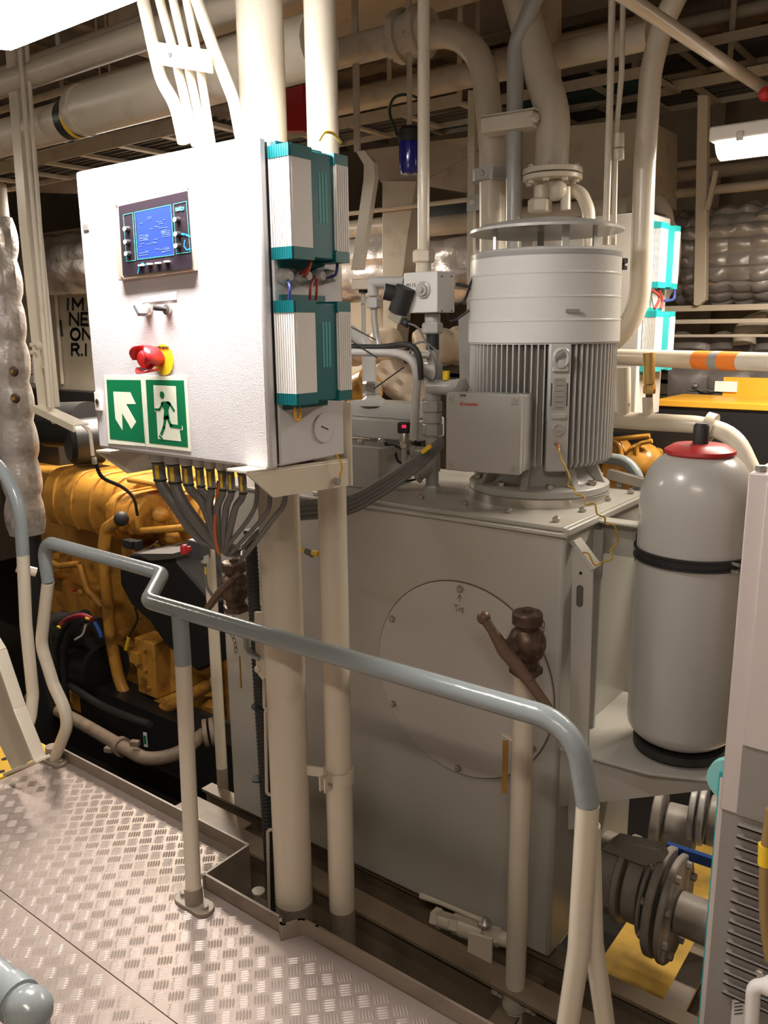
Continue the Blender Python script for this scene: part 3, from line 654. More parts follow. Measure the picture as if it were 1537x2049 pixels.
# nameplate strip
R3 = Matrix.Rotation(pa, 3, 'Z')
def ml(x, y, z): return V((MC.x, MC.y, 0))+R3@V((x, y, 0))+V((0, 0, z))
def mbox(x0, x1, y0, y1, z0, z1):
    m_ = MB(); c = ml((x0+x1)/2, (y0+y1)/2, (z0+z1)/2); return m_.cbox(c, (abs(x1-x0), abs(y1-y0), abs(z1-z0)), M=R3)
st = mk(mbox(MR*.78, MR*1.01, -.034, .034, zf0-.01, zf1-.004), 'name_strip', MOTP, mt, bev=.006)
zs = lambda py: at(1122, py, y=MC.y-MR*.9).z
xf = MR*1.01
mk(mbox(xf, xf+.002, -.018, .018, zs(822), zs(757)), 'rating_plate', mat('rating_plate', (.36, .35, .32), .4, metal=.4), st, bev=.001)
for i in range(6):
    zz = zs(762)+(zs(818)-zs(762))*i/5; mk(mbox(xf+.002, xf+.0024, -.013+(.004 if i % 2 else 0), .012, zz-.0012, zz+.0012), 'plate_print', mat('plate_print', (.16, .12, .09), .6), st, smooth=0)
for s in (-.024, .024): mk(mbox(xf-.001, xf+.001, s-.0015, s+.0015, zs(815), zs(768)), 'strip_groove', INK, st, smooth=0)
mk(mbox(xf, xf+.008, -.024, .024, zs(745), zs(735)), 'cast_boss', MOTP, st, bev=.003)
mk(mbox(xf, xf+.006, -.022, .022, zs(841), zs(829)), 'cast_boss', MOTP, st, bev=.003)
c = ml(xf, 0, zs(862)); mk(MB().lathe([(.020, 0), (.020, .004), (.015, .005), (.015, .001), (.006, .001), (.006, .005), (0, .005)], c, R3@V((1, 0, 0)), 24), 'round_boss', MOTP, st)
# eye bolt
c = ml(xf+.012, 0, zs(717)); m_ = MB(); rr = .027
mk(m_.tube([c+R3@V((.006*sin(a), rr*cos(a)*.8, rr*sin(a))) for a in [2*pi*k/24 for k in range(25)]], .0062, 10, cap=False), 'lifting_eye', MOTP, st)
mk(MB().cyl(ml(xf-.005, 0, zs(728)), ml(xf+.014, 0, zs(728)), .012, 14), 'eye_shank', MOTP, st)
# earth wire from the strip to the tank
c = ml(xf, 0, zs(890)); mk(MB().lathe([(.011, 0), (.011, .003), (.006, .003), (.006, .006), (0, .006)], c, R3@V((1, 0, 0)), 12), 'earth_terminal', STEEL, st)
wp = [(1118, 897, 2.20), (1122, 918, 2.19), (1132, 935, 2.18), (1140, 957, 2.16), (1137, 972, 2.15), (1150, 978, 2.15), (1152, 988, 2.14), (1170, 995, 2.13), (1172, 1010, 2.12), (1190, 1008, 2.11), (1195, 1028, 2.11), (1210, 1035, 2.12), (1212, 1048, 2.13), (1230, 1052, 2.14), (1236, 1085, 2.16), (1222, 1100, 2.16), (1225, 1118, 2.15), (1205, 1125, 2.14), (1190, 1130, 2.12), (1178, 1108, 2.12), (1166, 1106, 2.12)]
P = [ml(xf+.004, 0, zs(893))]+[at(a, b, y=y) for a, b, y in wp]
mk(MB().tube(spl(P, 5), .0026, 8), 'earth_wire', mat('ochre_wire', (.42, .26, .03), .45), None, 'ochre earth wire curling from the motor to the tank corner', 'wire')
mk(MB().tube(P[:2], .0042, 8), 'red_sleeve', REDP, mt)
# fan cowl
zc0, zc1 = zf1-.006, mz(503); H_ = zc1-zc0; CR = MR*1.025; prof = [(CR*.985, -.004), (CR*.985, 0)]
for k in range(4):
    zb_ = H_*(.0 + .245*k); r = CR*(1-.006*k)
    prof += [(r, zb_+.001), (r, zb_+H_*.222), (r*1.006, zb_+H_*.228), (r*1.006, zb_+H_*.242)]
prof = prof[:-2]+[(CR*.982, H_*.90), (CR*.955, H_*.955), (CR*.90, H_*.985), (CR*.6, H_), (0, H_)]
cw = mk(MB().lathe(prof, (MC.x, MC.y, zc0), n=72), 'fan_cowl', mat('cowl_grey', (.50, .495, .475), .24, bump=.03, bs=60), mt)
m_ = MB()
for r in (.05, .08, .11, .14): m_.tube([(MC.x+r*cos(a), MC.y+r*sin(a), zc0+H_+.002) for a in [2*pi*k/28 for k in range(29)]], .0022, 6, cap=False)
mk(m_, 'grille_rings', MOTP, cw)
mk(mbox(CR, CR+.006, .01, .05, mz(628), mz(622)), 'cowl_clip', ZINC, cw)
# rain canopy
zk = at(1091, 462, y=MC.y).z; KR = MR*1.02
mk(MB().lathe([(0, .034), (KR*.5, .028), (KR*.85, .014), (KR, 0), (KR*1.0, -.008), (KR*.99, -.008), (KR*.84, .010), (KR*.5, .022), (0, .028)][::-1], (MC.x, MC.y, zk), n=72), 'rain_canopy', MOTP, mt)
for an in (va-1.15, va+1.05, va+.1+pi, va+.35):
    q = V((MC.x+cos(an)*MR*.72, MC.y+sin(an)*MR*.72, 0))
    mk(MB().cbox((q.x, q.y, (zk+zc0+H_)/2+.004), (.022, .006, zk-zc0-H_+.03), rz=an+pi/2), 'canopy_post', MOTP, mt)
# terminal box
R2 = Matrix.Rotation(radians(9.5), 3, 'Z'); dm = (MC-CAM).dot(fw)
c = at(962, 868, d=dm-MR-.085); 
wbx = 159/F*(dm-MR-.085); hbx = wbx*1.0
tbx = mk(MB().cbox(c+R2@V((.002, .022, 0)), (wbx, .03, hbx), M=R2), 'terminal_box_cover', MOTP, mt, bev=.004)
mk(MB().cbox(c+R2@V((.004, .078, 0)), (wbx*.99, .085, hbx*.97), M=R2), 'terminal_box_body', MOTP, mt, bev=.005)
for sx in (-1, 1):
    for sz in (-1, 1):
        q = c+R2@V((sx*wbx*.43, .007, sz*hbx*.43)); k_ = mk(MB().cbox(q, (.026, .006, .026), M=R2), 'corner_lug', MOTP, tbx, bev=.003)
        mk(MB().cyl(q+R2@V((0, -.003, 0)), q+R2@V((0, -.006, 0)), .006, 12), 'cover_screw', ZINC, tbx)
n_ = R2@V((0, .0055, 0)); ux = R2@V((1, 0, 0))
text('2M8', .011, c+n_+ux*(-wbx*.30)+V((0, 0, hbx*.455)), ux, (0, 0, 1), INK, tbx)
text('d2 notaalina', .015, c+n_+ux*(-wbx*.30)+V((0, 0, hbx*.345)), ux, (.1, 0, 1), mat('red_marker', (.6, .03, .04), .5), tbx, sx=.8)
# ================================================================== ACCUMULATOR
AY = 2.33
c1, c2 = at(1389, 1000, y=AY), at(1366, 1440, y=AY); AX = (c1.x+c2.x)/2; AR = pr(213, at(1380, 1200, y=AY))
az = lambda py: at(1385, py, y=AY).z
ac = T('accumulator', 'grey cylindrical gas accumulator bottle with red collar and black cap', 'accumulator', (AX, AY, az(1500)))
zt_, zb_ = az(905), az(1492); sh = az(1010)
prof = [(0, zb_)]+[(AR*sin(a), zb_+.075*(1-cos(a))) for a in [pi/2*k/8 for k in range(1, 9)]]+[(AR, sh)]
prof += [(AR*(.44+.56*cos(a)), sh+(zt_-sh)*sin(a)) for a in [pi/2*k/10 for k in range(1, 11)]]+[(0, zt_)]
mk(MB().lathe([(r, h-0) for r, h in prof], (AX, AY, 0), n=56), 'bottle_shell', mat('accumulator_grey', (.44, .43, .405), .3, coat=.3, bump=.02), ac)
rc = AR*.62; mk(MB().lathe([(rc*.9, -.004), (rc, .006), (rc*.98, .014), (rc*.74, .028), (rc*.5, .030), (0, .030)], (AX, AY, zt_-.004), n=48), 'red_collar', REDP, ac)
mk(MB().lathe([(.021, 0), (.021, .05), (.016, .058), (0, .06)], (AX, AY, zt_+.024), n=28), 'valve_cap', RUB, ac)
z0 = az(1105)
cl = mk(MB().lathe([(AR, -.016), (AR+.008, -.016), (AR+.008, -.010), (AR+.004, -.008), (AR+.004, .008), (AR+.008, .010), (AR+.008, .016), (AR, .016)], (AX, AY, z0), n=56), 'clamp_band', BLACK, ac)
for s in (-.010, .010): mk(MB().cyl((AX+AR*.86, AY-AR*.60, z0+s), (AX+AR*1.0, AY-AR*.66, z0+s), .005, 10), 'clamp_screw', STEEL, cl)
mk(MB().lathe([(AR*.80, 0), (AR*.86, 0), (AR*.86, .022), (AR*.80, .022)], (AX, AY, az(1497)), n=56), 'rubber_ring', RUB, ac)
sz_ = az(1508)+.004
sf = T('accumulator_shelf', 'grey welded steel shelf carrying the accumulator off the tank side', 'shelf', (-.75, 2.3, sz_-.1))
P = [(TX1, 2.62, sz_), (TX1, 2.12, sz_), (AX-.02, 2.14, sz_), (AX+.17, 2.22, sz_), (AX+.17, 2.62, sz_)]
mk(MB().prism(P, (0, 0, -.008)), 'shelf_plate', TANKP, sf, smooth=0, bev=.002)
P = [(TX1, 2.13, sz_-.006), (AX+.17, 2.225, sz_-.006), (AX+.17, 2.225, sz_-.02), (TX1, 2.13, sz_-.20)]
mk(MB().prism(P, (0, .008, 0)), 'gusset', TANKP, sf, smooth=0)
P = [(TX1, 2.6, sz_-.006), (AX+.17, 2.6, sz_-.006), (AX+.17, 2.6, sz_-.02), (TX1, 2.6, sz_-.20)]
mk(MB().prism(P, (0, .008, 0)), 'gusset', TANKP, sf, smooth=0)
mk(MB().box(TX1, AX-AR*.7, AY+.02, AY+.03, z0-.05, z0+.06).box(TX1, AX-AR*.7, AY-.03, AY+.03, z0+.055, z0+.062), 'clamp_bracket', TANKP, sf, bev=.002)
mk(MB().box(AX-AR*1.02, AX-AR*.7, AY-.03, AY+.03, z0-.045, z0+.04), 'clamp_block', BLACK, sf, bev=.003)
# ================================================================== VALVE STACK on the lid
VY = at(865, 985, z=LZ).y; VX = at(865, 985, z=LZ).x
vz = lambda py: at(862, py, y=VY).z
vr = lambda wpx: pr(wpx, (VX, VY, 1.4))
vs_ = T('valve_stack', 'grey column of hydraulic fittings rising from the tank lid left of the motor', 'valve', (VX, VY, LZ))
for (pa_, pb, wd, hx_) in ((1002, 968, 34, 1), (968, 942, 26, 0), (942, 905, 32, 0), (905, 872, 27, 0), (872, 845, 42, 1), (845, 825, 38, 0), (825, 800, 40, 1), (800, 760, 33, 0), (760, 725, 40, 1), (725, 700, 24, 0), (700, 668, 26, 0), (668, 645, 41, 1), (645, 628, 30, 0)):
    a, b = V((VX, VY, vz(pa_))), V((VX, VY, vz(pb)))
    if hx_: mk(MB().hexn(a, (0, 0, 1), vr(wd), (b-a).length), 'hex_nut', MOTP, vs_)
    else: mk(MB().cyl(a, b, vr(wd), 20), 'fitting_body' if wd > 26 else 'tube_neck', RUB if (pa_, pb) == (700, 668) else MOTP, vs_)
# side ball valves and small fittings
for (px, py, ex, ey, wd) in ((862, 775, 920, 775, 30), (862, 935, 838, 950, 26), (862, 905, 830, 902, 20)):
    a, b = at(px, py, y=VY-.01), at(ex, ey, y=VY-.04)
    mk(MB().cyl(a, b, vr(wd), 16), 'side_port', MOTP, vs_); mk(MB().hexn(b, (b-a), vr(wd*1.25), .016), 'port_nut', MOTP, vs_)
mk(MB().cyl(at(893, 760, y=VY-.04), at(893, 742, y=VY-.04), vr(14), 14), 'yellow_cap', mat('cap_yellow', (.7, .48, .02), .4), vs_)
for (ya, yb_) in ((815, 800), (860, 855)): pass
# white solenoid box
mb_ = T('solenoid_box', 'white junction box with marking M115 on top of the valve stack', 'box', at(860, 628, y=VY))
fy = VY-.055; a, b = at(808, 627, y=fy), at(875, 545, y=fy); dpt = at(910, 630, x=b.x).y-fy
zlo, zhi = at(875, 625, y=fy).z, at(875, 542, y=fy).z
mk(MB().box(a.x, b.x, fy, fy+dpt, zlo, zhi), 'box_body', mat('box_white', (.66, .65, .62), .4), mb_, bev=.003)
text('M115', .017, at(813, 575, y=fy-.0003), (1, 0, 0), (0, 0, 1), INK, mb_)
c = at(848, 580, y=fy); mk(MB().lathe([(.027, 0), (.027, .006), (.019, .008), (.019, .014), (.008, .014), (.008, .022), (0, .022)], c, (0, -1, 0), 24), 'pressure_port', MOTP, mb_)
for (q, r_) in (((884, 553), 1), ((903, 553), 1), ((884, 622), 1), ((904, 622), 1)):
    c = at(*q, x=b.x); mk(MB().cyl(c, c+V((.0015, 0, 0)), .003, 8), 'box_screw', BLACK, mb_)
# rod pipe from above into the box
rp_top = V((VX, VY, ZT)); t = T('pressure_tube', 'slim cream tube dropping from the deckhead into the white junction box', 'pipe', (VX, VY, zhi))
rx = at(848, 500, y=VY).x
mk(MB().cyl((rx, VY, vz(500)), (rx+.0, VY, ZT), vr(23), 20), 'tube_run', CREAM, t)
mk(MB().hexn((rx, VY, vz(525)), (0, 0, 1), vr(43), vz(498)-vz(525)), 'hex_nut', CREAM, t)
mk(MB().cyl((rx, VY, vz(545)), (rx, VY, vz(525)), vr(30), 16), 'tube_stub', CREAM, t)
# black pressure switch on the left of the box
ps = T('pressure_switch', 'black cylindrical switch with clear plug left of the white junction box', 'switch', at(800, 600, y=fy))
a, b = at(768, 583, y=fy-.05), at(800, 590, y=fy-.015)
mk(MB().cyl(a, b, vr(31), 20), 'switch_head', RUB, ps); mk(MB().cyl(b, b+(b-a)*.15, vr(34), 20), 'silver_band', STEEL, ps)
a, b = at(812, 575, y=fy-.02), at(796, 625, y=fy-.02)
mk(MB().cyl(a, b, vr(38), 18), 'switch_body', RUB, ps)
a, b = at(788, 628, y=fy-.02), at(812, 645, y=fy-.02)
mk(MB().bar(at(785, 628, y=fy-.02), at(808, 642, y=fy-.02), .04, .03), 'plug', mat('clear_grey_plug', (.28, .26, .22), .3), ps, bev=.003)
mk(MB().cyl(b-V((.006, 0, 0)), b+V((.01, 0, -.006)), vr(15), 12), 'plug_gland', RUB, ps)
mk(MB().tube(spl([at(812, 646, y=fy-.02), at(835, 655, y=fy-.03), at(852, 685, y=fy-.03), at(872, 730, y=fy-.02), at(868, 760, y=fy), at(840, 745, y=fy), at(822, 715, y=fy), at(826, 692, y=fy), at(850, 685, y=fy), at(878, 705, y=fy)]), .0034, 8), 'sensor_cable', GREYC, None, 'thin grey cable looping from the black switch around the valve stack', 'cable')
mk(MB().cyl(at(800, 560, y=fy), at(790, 556, y=fy+.03), vr(16), 14).box(0, 0, 0, 0, 0, 0) if False else MB().cyl(at(812, 565, y=fy+.02), at(742, 565, y=fy+.02), vr(22), 14), 'cross_fitting', MOTP, ps)
# bent steel tube from switch down and right
t = T('bent_hydraulic_tube', 'grey bent steel tube with elbow nut curving under the junction box', 'tube', at(745, 560, y=fy))
mk(MB().tube(fil([at(765, 565, y=fy+.02), at(747, 565, y=fy+.02), at(749, 640, y=fy+.02), at(757, 703, y=fy+.02), at(862, 712, y=fy+.03)], [.012, .05, .06]), vr(13), 14), 'tube_run', mat('tube_grey', (.40, .38, .35), .3, metal=.3), t)
mk(MB().hexn(at(748, 617, y=fy+.02), (0, 0, 1), vr(31), .035), 'elbow_nut', MOTP, t)
mk(MB().cyl(at(747, 592, y=fy+.02), at(746, 560, y=fy+.02), vr(22), 14), 'elbow_body', MOTP, t)
t = T('instrument_head', 'small cream instrument head on a black stem left of the black switch', 'instrument', at(725, 610, y=2.6))
a = at(720, 565, y=2.62); mk(MB().box(a.x-.03, a.x+.10, 2.6, 2.68, a.z-.028, a.z+.012), 'head', CREAM, t, bev=.005)
mk(MB().cyl(a+V((0, .02, -.04)), a+V((0, .02, -.028)), .018, 16), 'black_ring', RUB, t); mk(MB().cyl(a+V((0, .02, -.085)), a+V((0, .02, -.04)), .009, 12), 'stem', MOTP, t); mk(MB().cyl((a.x, a.y+.02, LZ), a+V((0, .02, -.08)), .009, 12), 'stem', MOTP, t)
# large tubes behind converters
pipe('hydraulic_pipe', 'grey pipe arching from behind the converter down to the filter head', [at(600, 628, y=2.5), at(690, 655, y=2.5), at(738, 690, y=2.5), at(742, 780, y=2.5)], MOTP and pr(26, at(740, 700, y=2.5)), MOTP, .08)
fh = T('filter_head', 'grey cast filter housing on the tank left of the valve stack', 'filter', at(770, 870, y=2.45))
y_ = 2.45
mk(MB().hexn(at(744, 790, y=y_), (0, 0, 1), pr(38, at(744, 780, y=y_)), .05), 'hex_nut', MOTP, fh)
mk(MB().lathe([(.05, 0), (.045, .02), (.03, .03), (.025, .04)], at(747, 800, y=y_)-V((0, 0, .02)), n=24), 'neck', MOTP, fh)
a, b = at(680, 868, y=y_-.08), at(828, 820, y=y_-.08)
a, b = at(700, 850, y=y_-.08), at(828, 800, y=y_-.08)
mk(MB().box(a.x-.08, b.x, y_-.08, y_+.12, at(760, 880, y=y_-.08).z, at(760, 838, y=y_-.08).z), 'housing', MOTP, fh, bev=.008)
zz = at(760, 838, y=y_-.08).z; mk(MB().prism([(a.x-.08, y_-.07, zz), (b.x-.005, y_-.07, zz), (b.x-.03, y_-.0, zz+.05), (a.x-.08, y_-.0, zz+.05)], (0, .12, 0)), 'housing_top', MOTP, fh, bev=.01)
a = at(650, 905, y=y_-.15); b = at(775, 880, y=y_-.15)
mk(MB().box(a.x-.1, b.x, y_-.2, y_+.0, LZ, at(720, 890, y=y_-.15).z), 'base_block', MOTP, fh, bev=.004)
for q in ((680, 880), (722, 888), (764, 886)): mk(MB().hexn(at(*q, y=y_-.13), (0, 0, 1), .013, .016), 'bolt', MOTP, fh)
# digital sensor with red figures
ds = T('digital_pressure_sensor', 'black digital pressure sensor glowing red figures before the tank fittings', 'sensor', at(808, 945, y=2.26))
y_ = 2.26; c = at(809, 866, y=y_)
mk(MB().cbox(c+V((0, 0, .018)), (.040, .034, .038), rz=radians(20)), 'sensor_head', RUB, ds, bev=.005)
mk(MB().lathe([(.0165, 0), (.0165, .03), (.0155, .032)], c+V((0, 0, -.032)), n=20), 'steel_body', STEEL, ds)
mk(MB().hexn(c+V((0, 0, -.052)), (0, 0, 1), .014, .02), 'steel_nut', STEEL, ds); mk(MB().cyl(c+V((0, 0, -.12)), c+V((0, 0, -.05)), .009, 12), 'stem', MOTP, ds)
RL = mat('red_led', (.5, .0, .02), .4, emit=(1, .02, .08), es=2)
R20 = Matrix.Rotation(radians(20), 3, 'Z')
text('08', .016, c+R20@V((-.004, -.0175, .018)), R20@V((1, 0, 0)), (0, 0, 1), RL, ds)
# small black hoses and clutter around the manifold
blk = [([(620, 862), (660, 850), (690, 868), (700, 885)], .006), ([(640, 905), (690, 912), (720, 935), (745, 945), (760, 900), (790, 892), (830, 915)], .005),
       ([(770, 885), (790, 905), (800, 925), (828, 920), (832, 870)], .005), ([(690, 905), (730, 950), (760, 962), (800, 965), (850, 955)], .004), ([(912, 568), (940, 575), (950, 592)], .005),
       ([(912, 610), (930, 600), (945, 560), (960, 548)], .004), ([(895, 628), (900, 640), (912, 640), (940, 620)], .004)]
for i, (q, r) in enumerate(blk):
    mk(MB().tube(spl([at(a, b, y=2.33+.02*(k % 2)) for k, (a, b) in enumerate(q)]), r, 8), 'black_hose', RUB, None,
       ['thin black hose arching right of the cabinet lower corner', 'long looping black hose across the tank top fittings', 'black hose under the digital sensor', 'flat black hose lying along the tank lid', 'upper black lead right of the white junction box', 'curled black lead between junction box and motor', 'lower black lead under the junction box corner'][i], 'hose')
for i, (q, wd, lb) in enumerate(((((640, 705), (760, 705), (810, 712), (833, 740), (832, 800), (828, 880)), 17, 'cream conduit bending down beside the valve stack'), (((640, 690), (750, 695), (815, 690), (838, 712), (842, 760)), 12, 'black sleeve strapped above the cream conduit'))):
    y_ = 2.22; mk(MB().tube(spl([at(a, b, y=y_) for a, b in q]), pr(wd, at(760, 700, y=y_)), 12), 'conduit', RUB if i else GREYP, None, lb, 'conduit')
for i, q in enumerate((((700, 680), (755, 716)), ((640, 622), (752, 680)), ((748, 778), (808, 735)))):
    mk(MB().tube([at(*q[0], y=2.2), at(*q[1], y=2.2)], .0022, 6), 'cable_tie', RUB, None, ['first thin black tie over the cream conduit', 'upper long black tie above the cream conduit', 'lower long black tie below the cream conduit'][i], 'tie')
# grey bundle from the hanging cables to the manifold
for i in range(4):
    P = [at(470+i*3, 1100, y=1.52), at(520, 1060, y=1.72), at(580, 1012+i*9, y=1.85), at(690, 1008+i*9-8, y=1.95), at(760, 965+i*9, y=2.03), at(838, 915+i*7, y=2.12), at(885, 880+i*4, y=2.2)]
    mk(MB().tube(spl(P), .0115-.001*i, 10), 'cable_bundle_strand', GREYC, None, ['uppermost', 'second', 'third', 'lowest'][i]+' grey cable of the bundle sweeping behind the standpipes', 'cable', 'grey cable bundle behind the standpipes')
a, b = at(845, 905, y=2.09), at(862, 892, y=2.09); mk(MB().bar(a, b, .010, .012), 'yellow_tag', YELP, None, 'yellow tag on the grey cable bundle near the valve stack', 'tag')
g = T('yellow_sensor_plug', 'small black and yellow cable plug poking out between the standpipes', 'plug', at(618, 1108, y=1.95))
mk(MB().cyl(at(598, 1096, y=1.95), at(612, 1103, y=1.95), .008, 12), 'yellow_nut', YELP, g); mk(MB().cyl(at(612, 1103, y=1.95), at(626, 1110, y=1.95), .010, 12), 'plug_body', GREYC, g)
mk(MB().cyl(at(626, 1106, y=1.95), at(638, 1108, y=1.95), .010, 12), 'yellow_cap', YELP, g); mk(MB().cyl(at(580, 1080, y=1.98), at(598, 1096, y=1.95), .004, 8), 'plug_lead', RUB, g); mk(MB().tube(spl([at(580, 1080, y=1.98), at(566, 1060, y=1.95), at(572, 1030, y=1.88), at(590, 1016, y=1.87)]), .004, 8), 'plug_lead', RUB, g)
# ================================================================== VERTICAL PIPES above the tank
def vpipe(name, label, pts, y, wpx, m=CREAM, R=.12, n=18, group=None):
    P = [at(a, b, y=y if not isinstance(y, (list, tuple)) else y[i]) for i, (a, b) in enumerate(pts)]
    if pts[0][1] <= 0:
        d = (P[0]-P[1]).normalized()
        if d.z > .1: P[0] = P[0]+d*((ZT-P[0].z)/d.z)
    r = pr(wpx, P[len(P)//2]); return mk(MB().tube(fil(P, R), r, n), name, m, None, label, 'pipe', group)
CR3 = CREAM2
vpipe('cranked_pipe', 'pale pipe with a crank near the top clamped beside the canopy', [(1072, -5), (1032, 90), (1030, 240), (1026, 640)], 2.95, 33, MOTP)
vpipe('swan_neck_pipe', 'large beige pipe bending over from the deckhead run behind the motor canopy', [(780, 92), (962, 48), (985, 300), (985, 640)], 3.02, 52, CR3, .28, 24)
ep = vpipe('exhaust_pipe', 'thick beige pipe bending down into the bolted flange above the motor', [(1040, -5), (1075, 120), (1108, 230), (1103, 335)], 3.0, 68, CR3, .3, 28)
vpipe('straight_pipe', 'straight beige pipe partly hidden behind the thick exhaust bend', [(1100, -5), (1098, 330)], 3.3, 46, CR3)
fg = T('bolted_flange', 'cream bolted pipe flange under the thick bend above the motor canopy', 'flange', at(1104, 345, y=3.0))
c = at(1105, 362, y=3.0); fr_ = pr(118, c)
mk(MB().lathe([(fr_, 0), (fr_, .018)], c, n=40), 'lower_flange', CREAM, fg, bev=.003); mk(MB().lathe([(fr_, .022), (fr_, .042)], c, n=40), 'upper_flange', CREAM, fg, bev=.003)
for k in range(8):
    an = 2*pi*k/8+.2; q = c+V((cos(an), sin(an), 0))*fr_*.8
    mk(MB().hexn(q+V((0, 0, .042)), (0, 0, 1), .012, .012), 'flange_bolt', CREAM, fg); mk(MB().hexn(q, (0, 0, -1), .012, .012), 'flange_bolt', CREAM, fg)
for (px, ya, yb_, wd, nm) in ((1085, 372, 425, 34, 'valve_neck'), (1112, 362, 400, 26, 'valve_neck'), (1132, 375, 420, 20, 'valve_stem')):
    mk(MB().cyl(at(px, ya, y=3.0), at(px, yb_, y=3.0), pr(wd, c), 16), nm, CREAM, fg)
mk(MB().hexn(at(1080, 425, y=2.97), (0, 0, 1), .045, .05), 'valve_nut', CREAM, fg)
mk(MB().sph(at(1118, 380, y=2.98), .032), 'valve_bulb', CREAM, fg)
vpipe('elbow_pipe', 'short cream elbow leaving the flange to the right behind the canopy', [(1120, 385), (1160, 378), (1178, 420), (1180, 600)], 3.05, 26, CREAM, .1)
for (px, y_, wd, py) in ((985, 2.96, 70, 352),):
    c = at(px, py, y=y_); t = T('pipe_clamp', 'grey strap clamp around the swan-neck pipe beside the canopy', 'clamp', c)
    mk(MB().lathe([(.072, -.022), (.078, -.022), (.078, .022), (.072, .022)], at(px, py, y=3.02), n=28), 'strap', MOTP, t); mk(MB().cbox(c+V((.03, -.06, 0)), (.012, .03, .05), rz=.5), 'strap_ear', MOTP, t); mk(MB().hexn(c+V((.0, -.075, 0)), (0, -1, 0), .012, .01), 'strap_bolt', ZINC, t)
t = T('block_clamp', 'cream block clamp holding the cranked pipe with a long bolt', 'clamp', at(1020, 250, y=2.9))
c = at(1022, 248, y=2.93); mk(MB().cbox(c, (.21, .09, .055), rz=radians(5)), 'clamp_block', CREAM, t, bev=.006)
mk(MB().cbox(c+V((0, 0, .032)), (.22, .075, .006), rz=radians(5)), 'cover_plate', CREAM, t)
mk(MB().hexn(c+V((.10, -.02, 0)), (1, -.2, 0), .018, .02), 'clamp_bolt', CREAM, t)
vpipe('slim_tube', 'left slim beige tube of the pair right of the flange', [(1225, -5), (1222, 150), (1212, 490)], 2.75, 14, CR3)
vpipe('slim_tube', 'right slim beige tube with a coupling halfway', [(1247, -5), (1244, 150), (1232, 270), (1228, 490)], 2.78, 11, CR3)
for (ya, yb_, wd) in ((268, 296, 22), (298, 318, 18), (300, 320, 22)):
    mk(MB().cyl(at(1238, ya, y=2.78), at(1238, yb_, y=2.78), pr(wd, at(1238, 290, y=2.78)), 12), 'tube_coupling', CR3, None, {268: 'upper collar of the slim tube coupling', 298: 'narrow neck of the slim tube coupling', 300: 'lower collar of the slim tube coupling'}[ya], 'coupling')
vpipe('drain_pipe', 'thick cream pipe with bends coming down right of the motor', [(1352, -5), (1325, 50), (1302, 145), (1290, 330), (1281, 600), (1255, 660), (1195, 705), (1180, 760)], 2.95, 42, CREAM, [.3, .3, .5, .35, .2, .2], 24)
hp = T('banded_handrail', 'cream horizontal rail with orange and grey tape band right of the motor', 'rail', at(1380, 720, y=3.2))
a, b = at(1225, 716, y=3.15), at(1545, 730, y=3.15); r = pr(34, a); b.z = a.z
a = V((xs(1225, 3.15, at(1400, 722, y=3.15).z), 3.15, at(1400, 722, y=3.15).z)); b = V((xs(1600, 3.15, a.z), 3.15, a.z))
a, b = at(1225, 714, y=3.2), at(1600, 728, y=2.75); r = pr(36, (a+b)/2); b = a+(b-a)*2.2
mk(MB().cyl(a, b, r, 20), 'rail_tube', CREAM, hp)
def on_ab(px):
    k = (px-IW/2)/F; n_ = rt-fw*k; return a+(b-a)*((CAM-a).dot(n_)/(b-a).dot(n_))
mk(MB().cyl(on_ab(1394), on_ab(1484), r*1.015, 20), 'orange_tape', ORT, hp); mk(MB().cyl(on_ab(1428), on_ab(1446), r*1.03, 20), 'grey_tape', mat('tape_grey', (.3, .29, .27), .5), hp)
he = T('header_pipe', 'cream header pipe behind the accumulator with two risers and a right bend', 'pipe', at(1330, 850, y=2.9))
y_ = 2.9; P = [at(1200, 838, y=y_), at(1400, 850, y=y_), at(1470, 870, y=y_), at(1512, 960, y=y_), at(1515, 1100, y=y_)]
mk(MB().tube(fil(P, [.25, .22, .25]), pr(36, P[1]), 20), 'pipe_run', CREAM, he)
for px, yt, wd in ((1248, 735, 27), (1296, 795, 20)):
    mk(MB().cyl(at(px, yt, y=y_), at(px+1, 840, y=y_), pr(wd, P[0]), 16), 'riser', CREAM, he)
    mk(MB().cyl(at(px, 832, y=y_), at(px, 838, y=y_), pr(wd*1.25, P[0]), 16), 'weld_collar', CREAM, he)
mk(MB().hexn(at(1251, 812, y=y_), (0, 0, 1), pr(24, P[0]), .014), 'small_nut', ZINC, he)
q = at(1420, 855, y=y_); mk(MB().lathe([(.045, -.015), (.05, -.015), (.05, .015), (.045, .015)], q, P[2]-P[1], 24), 'pipe_strap', CREAM2, he)
bf = T('brass_vent_valve', 'brass cylindrical vent valve on the header pipe', 'valve', at(1300, 800, y=y_))
q = lambda py: at(1299, py, y=y_)
mk(MB().cyl(q(768), q(706), pr(23, q(740)), 20), 'brass_barrel', BRASS, bf); mk(MB().hexn(q(788), (0, 0, 1), pr(25, q(740)), (q(768)-q(788)).length), 'brass_hex', BRASS, bf)
mk(MB().cyl(q(800), q(788), pr(14, q(740)), 14), 'brass_neck', BRONZE, bf)
